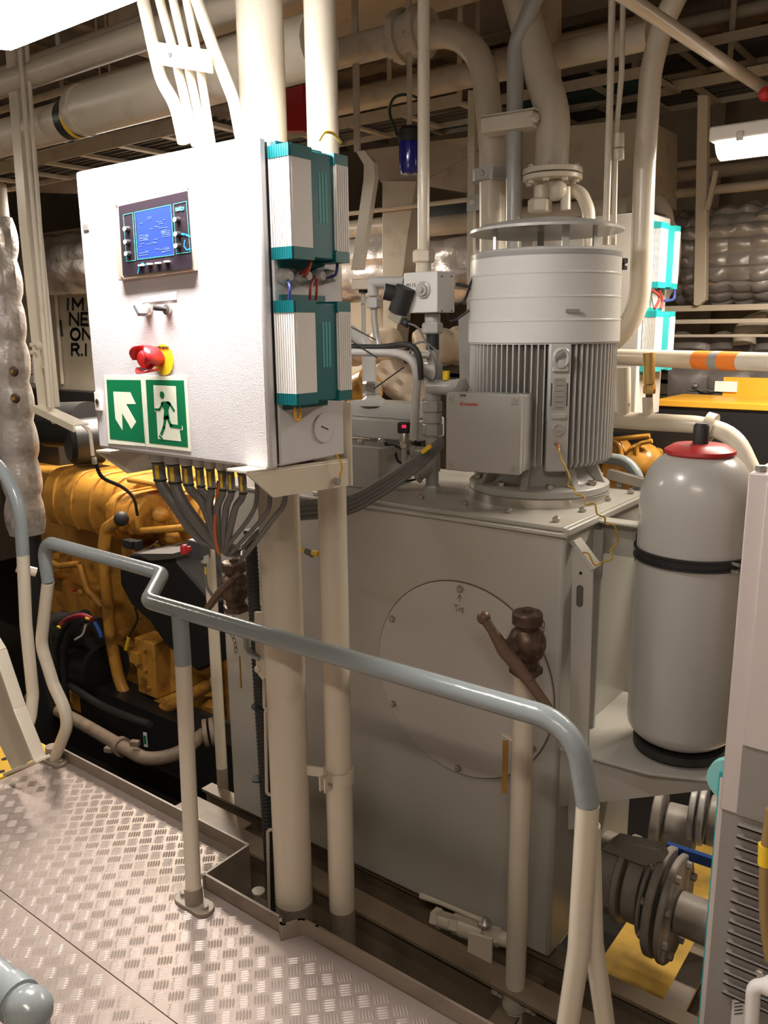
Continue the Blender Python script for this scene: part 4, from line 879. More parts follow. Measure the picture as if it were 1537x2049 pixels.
# ================================================================== CAPPED STANDPIPES with bronze cocks
def cock(label, label2, c, s, col_ang, zbot, flip=1):
    """bronze hose cock: globe, cap, lever; c centre of globe, s scale (globe radius)"""
    t = T('bronze_cock', label, 'valve', c)
    mk(MB().lathe([(.0, -1.0), (.55, -.95), (.85, -.62), (1.0, -.1), (.97, .3), (.8, .68), (.52, .92), (0, .95)] and [(s*r, s*h) for r, h in [(.0, -1.0), (.55, -.95), (.85, -.62), (1.0, -.1), (.97, .3), (.8, .68), (.52, .92), (0, .95)]], c, n=28), 'valve_globe', BRONZE, t)
    mk(MB().hexn(c+V((0, 0, -s*1.65)), (0, 0, 1), s*.86, s*.45), 'lower_nut', BRONZE, t); mk(MB().cyl(c+V((0, 0, -s*1.3)), c+V((0, 0, -s*.7)), s*.62, 20), 'neck', BRONZE, t)
    mk(MB().lathe([(s*.55, 0), (s*.55, s*.4)], c+V((0, 0, s*.8)), n=24), 'outlet_neck', BRONZE, t)
    cp = mk(MB().lathe([(s*.72, 0), (s*.78, s*.05), (s*.78, s*.58), (s*.70, s*.68), (s*.28, s*.70), (s*.26, s*.86), (0, s*.88)], c+V((0, 0, s*1.05)), n=28), 'screw_cap', BRONZE, t)
    return t
CY_ = 1.96
gc = at(1054, 1288, y=CY_); gs = pr(78, gc)
ck = cock('bronze hose cock with lever and screw cap on the capped pipe before the hatch', '', gc, gs, 0, 0)
x_, y_ = gc.x-.004, gc.y
bodyc = at(1028, 1300, y=CY_-.05)
mk(MB().cyl(at(1036, 1290, y=CY_-.02), at(1010, 1305, y=CY_-.07), gs*.62, 22, gs*.45), 'plug_boss', BRONZE, ck)
mk(MB().hexn(at(1012, 1306, y=CY_-.075), (-.5, -1, 0), .013, .012), 'lever_nut', mat('nut_brown', (.30, .22, .16), .4, metal=.4), ck)
lv = [at(968, 1236, y=CY_-.085), at(985, 1262, y=CY_-.085), at(1010, 1302, y=CY_-.083), at(1060, 1365, y=CY_-.085), at(1098, 1418, y=CY_-.085), at(1108, 1465, y=CY_-.085)]
m_ = MB()
for i in range(len(lv)-1): m_.bar(lv[i], lv[i+1]+(lv[i+1]-lv[i])*.08, (.016, .026, .028, .020, .016)[i], .009, (0, 1, 0)) if False else m_.tube([lv[i], lv[i+1]], 0, 10, rs=[(.014, .014, .021, .016, .014, .017)[i], (.014, .021, .016, .014, .017, .017)[i]])
m_.sph(lv[0], .019)
mk(m_, 'lever_handle', mat('lever_bronze', (.15, .095, .065), .45, metal=.4, bump=.1), ck)
P = [at(1078, 1222, y=CY_-.03)+V((0, 0, 0)), at(1086, 1250, y=CY_-.03), at(1080, 1280, y=CY_-.06), at(1076, 1320, y=CY_-.05), at(1074, 1345, y=CY_-.03)]
def chain(pts, r, parent, n):
    pts = spl(pts, 8); L_ = [0]
    for a, b in zip(pts, pts[1:]): L_.append(L_[-1]+(b-a).length)
    m_ = MB()
    for i in range(n):
        s = L_[-1]*(i+.5)/n; j = max(k for k in range(len(L_)) if L_[k] <= s); j = min(j, len(pts)-2)
        p = pts[j].lerp(pts[j+1], (s-L_[j])/max(1e-6, L_[j+1]-L_[j])); d = (pts[j+1]-pts[j]).normalized(); u, v_ = frame(d)
        w_ = u if i % 2 else v_; hl_ = L_[-1]/n*.72
        m_.tube([p+d*hl_*cos(a)+w_*hl_*.5*sin(a) for a in [2*pi*k/10 for k in range(11)]], r, 5, cap=False)
    return mk(m_, 'cap_chain', BRONZE, parent)
chain(P, .0013, ck, 13)
fp = T('capped_fill_pipe', 'cream upright pipe with brass plate below the bronze cock', 'pipe', (gc.x, CY_, -.4))
pb_ = at(1037, 2000, y=CY_-.02)
mk(MB().cyl((gc.x-.008, CY_, -1.34), (gc.x-.004, CY_, gc.z-gs*1.5), pr(43, at(1043, 1500, y=CY_)), 24), 'pipe_run', CREAM, fp)
a = at(1003, 1468, y=CY_-.02); mk(MB().bar(at(1005, 1465, y=CY_-.02), at(1028, 1480, y=CY_-.01), .02, .004), 'bracket_tab', CREAM, fp)
a = at(1011, 1535, y=CY_-.02); mk(MB().cbox(a, (.017, .003, at(1011, 1482, y=CY_-.02).z-at(1011, 1588, y=CY_-.02).z), rz=radians(25)), 'brass_plate', mat('engraved_brass', (.36, .20, .05), .4, metal=.5, bump=.3, bs=120), fp)
cc = at(1040, 2010, y=CY_-.02); rr = pr(43, cc)
t = T('pipe_clamp', 'cream two-bolt collar clamp at the foot of the capped pipe', 'clamp', cc)
zc = cc.z; mk(MB().lathe([(rr*1.02, -.03), (rr*1.22, -.03), (rr*1.22, .03), (rr*1.02, .03)], (gc.x-.006, CY_, zc), n=28), 'clamp_collar', CREAM2, t)
for s in (-1, 1):
    q = V((gc.x-.006+s*rr*1.75, CY_-.005, zc)); mk(MB().cbox(q, (.04, .022, .045)), 'clamp_ear', CREAM2, t, bev=.004); mk(MB().hexn(q+V((0, -.01, 0)), (0, -1, 0), .012, .012), 'clamp_bolt', CREAM2, t)
# second cock at left
g2 = at(462, 1215, y=2.03); s2 = pr(62, g2); ck2 = cock('bronze hose cock with chain left of the corrugated conduit', '', at(470, 1175, y=2.0), pr(60, g2), 0, 0)
lv = [at(478, 1148, y=1.95), at(440, 1185, y=1.95), at(402, 1235, y=1.95)]
m_ = MB().tube(lv, 0, 10, rs=[.009, .016, .012]); m_.sph(lv[2], .015); mk(m_, 'lever_handle', MATS['lever_bronze'], ck2)
mk(MB().cyl(at(470, 1175, y=2.0), V((at(470, 1175, y=2.0).x, 2.101, at(470, 1175, y=2.0).z)), .016, 16), 'back_stub', BRONZE, ck2)
chain([at(466, 1120, y=1.94), at(466, 1180, y=1.94), at(467, 1235, y=1.94), at(462, 1262, y=1.94), at(470, 1285, y=1.94), at(472, 1305, y=1.94)], .0013, ck2, 20)
mk(MB().cbox(at(481, 1345, y=2.0), (.006, .004, .13)), 'brass_plate', MATS['engraved_brass'], ck2, 'narrow hanging brass plate')
t = T('slim_post', 'slim cream post with taupe foot between engine and tank', 'post', at(430, 1560, y=2.2))
a = at(418, 1100, y=2.2); b = at(444, 1535, y=2.2)
mk(MB().cyl((b.x, 2.2, b.z), (b.x-.0, 2.2, at(418, 1080, y=2.2).z), pr(22, b), 16), 'post_tube', CREAM, t); mk(MB().cyl((b.x, 2.2, -.45), (b.x, 2.2, b.z), pr(22.5, b), 16), 'post_foot', TAUPE, t)
t = T('emergency_stop_box', 'dark grey box with red emergency stop on the slim post', 'switch', at(400, 1110, y=2.12))
c = at(398, 1098, y=2.12); mk(MB().cbox(c, (.085, .05, .075)), 'box_body', mat('dark_grey_box', (.06, .065, .075), .45), t, bev=.006); mk(MB().bar(c+V((.02, .02, 0)), V((b.x if False else at(444, 1535, y=2.2).x, 2.2, c.z)), .02, .03), 'mount_bracket', CREAM2, t)
e_ = at(379, 1098, y=2.08); mk(MB().lathe([(.012, 0), (.012, .012), (.021, .016), (.022, .03), (.018, .036), (0, .037)], e_+V((.006, 0, 0)), (-.35, -1, 0), 20), 'red_button', RED, t)
mk(MB().cyl(at(410, 1125, y=2.12), at(410, 1110, y=2.12), .017, 14), 'cable_gland', GREYP, t)
cb_ = mk(MB().tube(spl([at(410, 1122, y=2.12), at(411, 1150, y=2.12), at(415, 1175, y=2.12), at(428, 1195, y=2.14)]), .0065, 8), 'switch_cable', GREYC, t); mk(MB().cbox(at(411, 1142, y=2.1), (.008, .003, .03)), 'yellow_tag', YELP, t)
# ================================================================== LOWER RIGHT: drain valve, pump flanges, white cabinet
t = T('drain_valve', 'cream ball valve with lever and square plate on the tank foot', 'valve', at(930, 1870, y=2.04))
y_ = 2.05
ax = V((1, .0, -.0)); a = at(868, 1835, y=y_); b = at(1010, 1880, y=y_); ax = (b-a).normalized()
L_ = (b-a).length
for f0, f1, r, hx_ in ((.0, .12, .034, 1), (.12, .28, .028, 0), (.28, .42, .034, 1), (.42, .75, .036, 0), (.75, .95, .03, 1), (.95, 1.15, .024, 0)):
    p, q = a+ax*L_*f0, a+ax*L_*f1; mk(MB().hexn(p, ax, r, (q-p).length) if hx_ else MB().cyl(p, q, r, 18), 'valve_section', CREAM2, t)
mk(MB().prism([at(c_, d_, y=y_-.05) for c_, d_ in ((940, 1862), (987, 1876), (986, 1932), (938, 1906))], (0, -.01, 0)), 'square_plate', CREAM, t, bev=.002)
mk(MB().tube([at(842, 1792, y=y_-.03), at(880, 1806, y=y_-.03), at(965, 1842, y=y_-.03)], 0, 8, rs=[.011, .008, .008]), 'lever', CREAM2, t)
mk(MB().lathe([(.022, 0), (.022, .01), (.012, .02), (.008, .028)], at(970, 1850, y=y_-.02), n=18), 'gland_nut', ZINC, t)
vt = T('butterfly_valve', 'large flanged butterfly valve and pump bend low beside the tank', 'valve', at(1290, 1800, y=2.5))
y_ = 2.5; PG = mat('dull_pump_grey', (.30, .27, .24), .42, bump=.15, bs=25, dirt=((.14, .11, .08), 8, .5, .75))
def ring(px, py, wpx, th, name='flange', m=PG, yy_=y_):
    c = at(px, py, y=yy_); r = pr(wpx, c)/1.0
    return mk(MB().lathe([(r*.97, 0), (r, .004), (r, th-.004), (r*.97, th)], c, (1, .0, 0), 36), name, m, vt), c, r
for (px, py, wpx, th, nm) in ((1195, 1735, 150, .10, 'pump_bend'), (1250, 1755, 172, .022, 'flange'), (1268, 1765, 150, .05, 'valve_body'), (1300, 1790, 170, .014, 'flange'), (1318, 1800, 215, .028, 'flange'), (1343, 1815, 215, .022, 'flange')):
    o, c, r = ring(px, py, wpx, th, nm)
    if th in (.028, .022) :
        for k in range(8):
            an = 2*pi*k/8+.3; mk(MB().hexn(c+V((th if px > 1320 else -.0, cos(an)*r*.82, sin(an)*r*.82)), (1 if px > 1320 else -1, 0, 0), .014, .016), 'flange_bolt', PG, vt)
a = at(1360, 1825, y=y_); mk(MB().cyl(a, a+V((.6, 0, 0)), .07, 28), 'pipe_run', PG, vt)
a = at(1235, 1700, y=y_-.05); mk(MB().prism([at(c_, d_, y=y_-.08) for c_, d_ in ((1200, 1700), (1230, 1680), (1320, 1700), (1330, 1722), (1290, 1735))], (0, .05, 0)), 'actuator_plate', PG, vt, bev=.004)
mk(MB().bar(at(1335, 1695, y=2.6), at(1440, 1730, y=2.6), .02, .035), 'blue_lever', mat('blue_lever_paint', (.01, .05, .22), .4), vt)
v2 = T('small_flanged_valve', 'smaller bright flanged valve under the accumulator shelf', 'valve', at(1370, 1640, y=2.75))
for (px, py, wpx, th, m__) in ((1310, 1640, 140, .03, PG), (1335, 1650, 90, .10, PG), (1382, 1625, 110, .02, MOTP), (1400, 1630, 118, .02, MOTP), (1420, 1640, 100, .08, PG)):
    c = at(px, py, y=2.75); r = pr(wpx, c); mk(MB().lathe([(r*.96, 0), (r, .004), (r, th-.004), (r*.96, th)], c, (1, .15, 0), 32), 'flange' if th < .05 else 'valve_body', m__, v2)
mk(MB().box(-1.0, .9, 2.35, 3.6, -.62, -.60), 'yellow_drip_tray', mat('tray_ochre', (.50, .31, .055), .5, bump=.1, dirt=((.18, .11, .03), 4, .45, .7)), None, 'ochre yellow painted tray under the pump flanges', 'tray')
beam('dark beam crossing diagonally under the pump at lower right', (-.62, 2.0, -.38), (-.62, 3.4, -.38), .07, .12, TAUPE)
mk(MB().tube([(-1.45, 1.72, -.30), (.6, 1.66, -.30)], .045, 18), 'bilge_pipe', mat('bilge_pipe_dark', (.055, .05, .045), .45, bump=.2), None, 'dark dusty pipe lying between toe board and beam', 'pipe')
mk(MB().tube([(-3.4, 1.80, -.42), (-1.2, 1.80, -.42)], .04, 18), 'bilge_pipe', MATS['bilge_pipe_dark'], None, 'dark pipe in the gap behind the standpipe feet', 'pipe')
# ---- white louvred cabinet at right edge
WY = 1.72; WP = mat('cabinet_pink_white', (.60, .53, .51), .42, bump=.05, bs=200); WG = mat('louvre_grey', (.29, .265, .25), .5, bump=.1, bs=200)
wc = T('louvred_cabinet', 'white switch cabinet with grey louvred lower panel at the right edge', 'cabinet', (-.2, 1.9, 0))
tl = at(1498, 946, y=WY); 
x0u = tl.x; zt_ = tl.z; x1 = x0u+.75
zs_ = at(1460, 1625, y=WY).z
mk(MB().box(x0u, x1, WY, WY+.4, zs_, zt_), 'upper_housing', WP, wc, bev=.003)
xd = at(1533, 1000, y=WY).x
mk(MB().box(xd, x1, WY-.006, WY+.004, at(1490, 1490, y=WY).z, zt_-.012), 'upper_door', WP, wc, bev=.002)
mk(MB().hexn((xd-.02, WY+.03, zt_), (0, 0, 1), .012, .012), 'top_bolt', ZINC, wc)
zd = at(1490, 1490, y=WY).z
mk(MB().box(xd-.002, x1, WY-.002, WY+.02, zs_-.0, zd), 'grey_band', WG, wc, bev=.001)
mk(MB().box(x0u+.004, x1, WY+.004, WY+.4, -.05, zs_), 'lower_housing', WG, wc, bev=.001)
xp = at(1440, 1600, y=WY+.02).x
mk(MB().box(xp, x0u+.006, WY+.008, WY+.02, -.05, at(1440, 1560, y=WY).z), 'side_post', WP, wc, bev=.001)
mk(MB().box(xp-.003, xp+.001, WY+.010, WY+.02, -.05, at(1440, 1560, y=WY).z+.01), 'teal_edge', mat('bright_teal', (.02, .40, .42), .4), wc)
c = at(1462, 1555, y=WY+.03); mk(MB().cyl(c+V((0, 0, -.012)), c+V((0, .02, -.012)), .05, 28), 'round_teal_cap', mat('pale_teal', (.25, .62, .62), .35), wc)
zl = at(1500, 1640, y=WY).z
for i in range(17):
    z = zl-.0262*i-.02
    if z < .02: break
    xl = x0u+.040
    mk(MB().prism([(xl, WY+.004, z-.008), (xl+.5, WY+.004, z-.008), (xl+.5, WY-.008, z-.001), (xl, WY-.008, z-.001)], (0, .0, .004)).box(xl, xl+.5, WY-.008, WY+.004, z-.001, z+.002), 'louvre', WG, wc, smooth=0)
lb = mk(MB().prism([at(c_, d_, y=WY+.003) for c_, d_ in ((1466, 2000), (1492, 1998), (1486, 2080), (1460, 2080))], (0, -.001, 0)), 'paper_label', WHITE, wc, smooth=0)
m_ = MB()
for k in range(4): stroke(m_, [(1470, 2008+k*7), (1486, 2006+k*7)], .002, WY+.0015)
mk(m_, 'label_print', INK, lb, smooth=0)
t = T('cabinet_hose', 'ochre hose with yellow tag in front of the louvred cabinet', 'hose', at(1530, 1800, y=1.6))
mk(MB().tube(spl([at(1545, 1620, y=1.6), at(1533, 1720, y=1.6), at(1532, 1830, y=1.6), at(1542, 1920, y=1.6)]), .012, 12), 'hose', mat('ochre_hose', (.30, .19, .07), .5), t)
mk(MB().cyl(at(1532, 1690, y=1.6), at(1531, 1730, y=1.6), .0135, 14), 'yellow_tag', YELP, t)
t = T('white_conduit', 'white conduit with elbow fitting at the lower right corner', 'conduit', at(1500, 2000, y=1.55))
mk(MB().tube(fil([at(1500, 2120, y=1.55), at(1508, 1975, y=1.55), at(1600, 1955, y=1.55)], .03), .014, 14), 'conduit_run', WHITE, t)
mk(MB().lathe([(.019, 0), (.019, .014)], at(1530, 1970, y=1.55), (1, 0, 0), 18), 'fitting', WHITE, t); mk(MB().hexn(at(1522, 1945, y=1.56), (0, -1, 0), .009, .01), 'bolt', ZINC, t)
# ================================================================== LAMPS
def fixture(key, label):
    x, y, z, ln, pw, c = LAMPS[key]
    t = T('fluorescent_lamp', label, 'lamp', (x, y, z), 'fluorescent deckhead lamps')
    mk(MB().box(x-ln/2-.02, x+ln/2+.02, y-.085, y+.085, z+.055, z+.105), 'housing', WHITE, t, bev=.008)
    P = []
    for k in range(9):
        a = pi*k/8; P.append((x-ln/2, y+.075*cos(a), z+.06-.06*sin(a)))
    mk(MB().prism(P, (ln, 0, 0)), 'diffuser', GLOWN if key == 'near' else GLOWC, t, bev=.004)
    for s in (-1, 1):
        mk(MB().box(x+s*ln*.42-.012, x+s*ln*.42+.012, y-.09, y+.09, z+.045, z+.075), 'clip', ZINC, t, bev=.002)
        mk(MB().cyl((x+s*ln*.3, y, z+.1), (x+s*ln*.3, y, ZT-.01), .008, 10), 'hanger_rod', CREAM2, t)
fixture('near', 'overexposed lamp hanging above and before the control cabinet')
fixture('right', 'lit lamp near the right edge, level with the canopy pipes')
for k, n in (('behind', 'unseen fill lamp added over the walkway behind the viewer'), ('port', 'unseen fill lamp added far over the yellow engine'), ('aft', 'lamp hidden behind the cabinet near the silver duct'), ('stair', 'unseen fill lamp added over the stair at left')): fixture(k, n)
# ================================================================== OVERHEAD
def xrun(name, label, ref, z, wpx, x0, x1, m=CREAM2, n=20, cat='pipe', group=None, y=None):
    if y: z = at(ref[0], ref[1], y=y).z
    """pipe running along the room through pixel ref at height z, between image columns x0 and x1 (None = wall)"""
    p = at(ref[0], ref[1], z=z); a = X0 if x0 is None else xs(x0, p.y, z); b = X1 if x1 is None else xs(x1, p.y, z)
    return mk(MB().tube([(a, p.y, z), (b, p.y, z)], pr(wpx, p), n), name, m, None, label, cat, group), p
_, p = xrun('overhead_pipe', 'narrower left length of the banded deckhead pipe', (110, 248), 2.55, 72, None, 172)
o, p2 = xrun('overhead_pipe', 'wide jacketed length of deckhead pipe right of the yellow and black band', (260, 196), 2.55, 98, 172, 640)
c = V((xs(172, p.y, 2.55), p.y, 2.55)); r = pr(72, p)
t = T('pipe_band', 'black band with yellow stripe around the deckhead pipe', 'band', c-V((0, 0, .1)))
for q0, q1, m__, nm in ((-.11, -.062, BLACK, 'black_ring'), (-.062, -.036, YELP, 'yellow_ring'), (-.036, .012, BLACK, 'black_ring')):
    mk(MB().cyl(c+V((q0, 0, 0)), c+V((q1, 0, 0)), r*1.05, 28), nm, m__, t)
R = pr(98, p2); mk(MB().lathe([(r*1.1, 0), (R*1.02, .03), (R*1.04, .06)], V((c.x+.012, p2.y, 2.55)), (1, 0, 0), 28), 'jacket_end', CREAM2, t)
xrun('overhead_pipe', 'small deckhead pipe below the banded one at left', (200, 285), 2.62, 26, None, 500)
xrun('overhead_pipe', 'thin shiny pipe above the banded pipe at left', (130, 180), 2.8, 14, None, 560)
xrun('overhead_pipe', 'medium pipe behind the lamp at upper left', (120, 128), 2.72, 46, None, 620)
_, p = xrun('overhead_pipe', 'broad deckhead pipe with bulge behind the cable fan', (190, 100), 2.86, 60, None, 1200)
_, p = xrun('overhead_pipe', 'upper of the two deckhead pipes left of the bolted pipe joint', (640, 118), None, 54, 470, 800, y=3.02)
for i, (px, lb) in enumerate(((800, 'left'), (838, 'right'))):
    q = V((xs(px, p.y, p.z), p.y, p.z)); t = T('pipe_joint', f'{lb} bolted flange of the joint on the upper deckhead pipe', 'flange', q-V((0, 0, .12)))
    rr = pr(100, q); mk(MB().lathe([(rr, 0), (rr, .03)], q, (1, 0, 0), 32), 'flange_disc', CREAM2, t)
    for k in range(6):
        an = pi*k/3+.3; mk(MB().hexn(q+V((0, cos(an), sin(an)))*rr*.8, (-1, 0, 0), .016, .02), 'flange_bolt', CREAM2, t)
mk(MB().cyl((xs(800, p.y, p.z), p.y, p.z), (xs(862, p.y, p.z), p.y, p.z), pr(74, p), 28), 'joint_sleeve', CREAM2, None, 'short thick sleeve between the two joint flanges overhead', 'sleeve')
xrun('overhead_pipe', 'lower of the two deckhead pipes crossing behind the slim tube', (760, 190), None, 44, 540, 1300, y=3.3)
xrun('overhead_pipe', 'faint far pipe crossing above the blue beacon', (900, 150), 3.3, 40, 500, 1290, DECKP)
xrun('overhead_pipe', 'beige pipe crossing behind the motor flange top', (1200, 78), 3.3, 50, 1000, 1345)
xrun('overhead_pipe', 'long beige pipe high at right behind the slim tube pair', (1450, 30), 3.5, 26, 1240, None)
# broad duct undersides
def duct(label, ref, z, dy, dz, x0, x1, m=DECKP):
    p = at(ref[0], ref[1], z=z); a = X0 if x0 is None else xs(x0, p.y, z); b = X1 if x1 is None else xs(x1, p.y, z)
    return mk(MB().box(a, b, p.y-dy, p.y, z, z+dz), 'ventilation_duct', m, None, label, 'duct', bev=.004, smooth=0)
duct('broad flat-bottomed duct across the top centre', (700, 75), 3.35, .75, .2, 420, 1010, CREAM2)
duct('flat-bottomed duct beneath the deckhead at far right', (1450, 60), 3.7, .3, .12, 1000, None)
# cable trays
def tray(label, ref, z, wy, x0, x1, cab=4, cm=None):
    p = at(ref[0], ref[1], z=z); a = X0 if x0 is None else xs(x0, p.y, z); b = X1 if x1 is None else xs(x1, p.y, z)
    t = T('cable_tray', label, 'cable tray', ((a+b)/2, p.y, z))
    for s in (-wy/2, wy/2): mk(MB().box(a, b, p.y+s-.003, p.y+s+.003, z, z+.055), 'tray_side', CREAM2, t, smooth=0)
    n = max(2, int(abs(b-a)/.28)); me = None
    for i in range(n+1):
        x = a+(b-a)*i/n
        if me is None: r_ = mk(MB().box(x-.018, x+.018, p.y-wy/2, p.y+wy/2, z, z+.014), 'tray_rung', CREAM2, t, smooth=0); x00 = x; me = r_.data
        else: r_ = bpy.data.objects.new('tray_rung', me); COL.objects.link(r_); r_.parent = t; r_.location = (x-x00, 0, 0)
    random.seed(int(z*100)); m_ = MB()
    for i in range(cab):
        y = p.y-wy*.4+wy*.8*i/max(1, cab-1); rr = .008+.006*random.random()
        m_.tube([(a+(b-a)*k/10, y+random.uniform(-.01, .01), z+.014+rr+random.random()*.008) for k in range(11)], rr, 6)
    mk(m_, 'tray_cables', cm or mat('dark_green_cable', (.015, .045, .035), .5), t, kind='stuff', label='cables lying on the tray')
    for k in range(3):
        x = a+(b-a)*(k+.5)/3; mk(MB().box(x-.015, x+.015, p.y+wy/2+.003, p.y+wy/2+.009, z, ZT), 'tray_hanger', CREAM2, t, smooth=0)
tray('cable tray running below the deckhead behind the blue beacon', (760, 262), 2.8, .34, 560, 960, 6, mat('grey_black_cable', (.06, .055, .05), .5))
tray('cable tray with green cables at centre right behind the exhaust pipe', (1050, 222), 3.0, .42, 850, 1330, 8)
tray('cable tray with dark cables crossing to the right edge', (1420, 120), 3.3, .5, 1130, None, 9, MATS['grey_black_cable'])
tray('lowest cable tray at right with slotted rungs below the diagonal pipe', (1400, 195), 3.0, .42, 1130, None, 6, MATS['grey_black_cable'])
tray('distant cable tray over the left engine', (240, 318), 2.5, .3, None, 480, 6, MATS['grey_black_cable'])
t = T('diagonal_pipe', 'cream pipe slanting down to the right edge under the deckhead', 'pipe', at(1400, 90, z=2.6))
a, b = at(1262, 0, z=2.62), at(1530, 178, z=2.56); mk(MB().tube([a+(a-b)*.4, b], pr(30, a), 18), 'pipe_run', CREAM, t); mk(MB().cyl(b, b+(b-a).normalized()*.02, pr(34, a), 18), 'end_socket', CREAM2, t)
mk(MB().sph(at(1533, 188, z=2.52), .025), 'red_valve_wheel', RED, None, 'small red wheel at the upper right edge above the lamp', 'wheel')
# ================================================================== CABLE FAN above the cabinet
fan = [([(285, -5), (305, 85), (322, 160), (352, 210), (368, 285)], 20), ([(318, -5), (352, 120), (392, 290)], 15), ([(345, -5), (372, 110), (410, 290)], 14), ([(372, -5), (398, 120), (424, 290)], 13), ([(392, -5), (428, 100), (468, 200), (485, 290)], 19)]
for i, (q, wd) in enumerate(fan):
    P = [at(a, b, y=1.42) for a, b in q]; d = (P[0]-P[1]).normalized(); P[0] = P[0]+d*((ZT-P[0].z)/d.z)
    mk(MB().tube(fil(P, .15), pr(wd*1.3, P[1]), 12), 'white_conduit', CREAM, None, ['leftmost bent white conduit entering the cabinet top', 'second white conduit of the fan above the cabinet', 'middle white conduit of the fan above the cabinet', 'fourth white conduit of the fan above the cabinet', 'rightmost thick white conduit of the fan beside the standpipe'][i], 'conduit', 'white conduits above the cabinet')
t = T('conduit_support', 'white perforated channel strapping the conduit fan', 'support', at(370, 130, y=1.38))
mk(MB().prism([at(a, b, y=1.385) for a, b in ((308, 84), (424, 102), (428, 148), (330, 132))], (0, -.012, 0)), 'channel_web', CREAM, t, bev=.002)
c = at(340, 110, y=1.372); mk(MB().cyl(c, c-V((0, .002, 0)), .006, 12), 'slot', BLACK, t)
# ================================================================== LEFT FOREGROUND STEELWORK
t = T('pipe_hanger', 'cream flat steel hanger with foot arm left of the cabinet', 'frame', at(75, 830, y=1.95))
y_ = 1.95
a, b = at(48, 450, y=y_), at(86, 815, y=y_); a2 = V((at(45, 200, y=y_).x, y_, ZT))
mk(MB().bar(a2, a, .062, .008, (0, 1, 0)).bar(a, b, .062, .008, (0, 1, 0)), 'hanger_bar', CREAM, t)
mk(MB().bar(a2+V((.03, .03, 0)), a+V((.03, .03, 0)), .008, .06, (0, 1, 0)).bar(a+V((.03, .03, 0)), b+V((.03, .03, 0)), .008, .06, (0, 1, 0)), 'hanger_flange', CREAM, t)
c = at(162, 850, y=y_-.12); b2 = at(80, 812, y=y_)
mk(MB().bar(b2, c, .06, .008, (0, 0, 1)), 'foot_arm', CREAM, t, bev=.002); mk(MB().bar(b2+V((0, -.03, -.012)), c+V((0, -.03, -.012)), .008, .03, (0, 0, 1)), 'arm_flange', CREAM, t, bev=.002)
for q in ((66, 690), (66, 705)): mk(MB().hexn(at(*q, y=y_-.01), (0, -1, 0), .010, .012), 'bolt', CREAM2, t)
mk(MB().tube(fil([at(78, 685, y=y_-.03), at(86, 700, y=y_-.03), at(86, 735, y=y_-.03), at(95, 738, y=y_-.03)], .02), .006, 8), 'u_rod', CREAM2, t)
for i, (x0_, x1_, wd, yy_) in enumerate(((65, 100, 9, 1.90), (76, 106, 8, 1.93), (54, 90, 7, 1.97))):
    a = at(x0_, 400, y=yy_); b = at(x1_, 815, y=yy_); d = (a-b).normalized(); a = a+d*((ZT-a.z)/d.z)
    mk(MB().tube([a, b], pr(wd, b), 10), 'conduit', CREAM2, None, ['first slim conduit beside the hanging steel frame', 'second slim conduit, right of the first beside the frame', 'slim conduit just behind the hanging steel frame'][i], 'conduit')
t = T('sensor_hose', 'black hose with cream elbow falling from the frame arm to the engine', 'hose', at(190, 900, y=2.2))
mk(MB().tube(fil([at(105, 815, y=2.0), at(112, 845, y=2.0), at(160, 845, y=2.0), at(180, 862, y=2.0), at(186, 912, y=2.0)], .04), .008, 10), 'elbow_tube', CREAM, t)
mk(MB().hexn(at(188, 915, y=2.0), (.1, 0, -1), .012, .03), 'hose_end', ZINC, t)
mk(MB().tube(spl([at(190, 922, y=2.0), at(205, 955, y=2.1), at(245, 975, y=2.3), at(268, 998, y=2.6), at(275, 1030, y=2.8)]), .0085, 10), 'hose_run', RUB, t)
# ---- quilted insulation
def quilt(a, b, r, nu, nv, amp=.16, seed=0, res=5, cap=True):
    a, b = V(a), V(b); L_ = (b-a).length; d = (b-a)/L_; u, v_ = frame(d); m_ = MB(); U, W_ = nu*res, nv*res
    for j in range(W_+1):
        for i in range(U):
            fu, fv = i/res, j/res
            pu = abs(sin(pi*fu))**.55; pv = abs(sin(pi*(fv+.02)))**.55
            nz = noise.noise(V((fu*1.3+seed, fv*1.3, seed*.7)))
            rr = r*(1-amp+amp*pu*pv+.07*nz); an = 2*pi*i/U
            m_.v.append(a+d*L_*j/W_+(u*cos(an)+v_*sin(an))*rr)
    m_.f = [(j*U+i, j*U+(i+1) % U, (j+1)*U+(i+1) % U, (j+1)*U+i) for j in range(W_) for i in range(U)]
    m_.f += [tuple(range(U-1, -1, -1)), tuple(W_*U+i for i in range(U))]
    return m_
t = T('insulated_riser', 'silver quilted insulation around a riser at the left edge', 'insulation', at(20, 1050, y=2.5))
a, b = at(18, 430, y=2.45), at(26, 1060, y=2.45); a.x = b.x = (a.x+b.x)/2
mk(quilt(b, a, pr(78, b), 4, 8, .2, 3), 'quilted_jacket', SILV, t)
mk(MB().cyl(a, (a.x, a.y, ZT), pr(60, a), 20), 'bare_pipe', CREAM2, t); mk(MB().cyl((b.x, b.y, ZB), b, pr(50, b), 20), 'lower_pipe', BLACK, t, 'lower pipe coloured black as shade')  # lower pipe coloured black to stand for the dark under the jacket
for q in ((28, 743), (31, 797)):
    c = at(*q, y=2.45-pr(92, b)*.9); k_ = mk(MB().lathe([(.028, 0), (.022, .012), (.012, .014)], c, (.45, -1, 0), 18), 'fastener_ring', BRONZE, t); mk(MB().cyl(c+V((.004, -.012, 0)), c+V((.007, -.018, 0)), .012, 12), 'fastener_stud', BRASS, t)
t = T('exhaust_duct', 'silver quilted exhaust duct running behind the control cabinet at left', 'insulation', at(130, 590, y=4.2))
p = at(150, 528, y=4.2); r = pr(122, p)
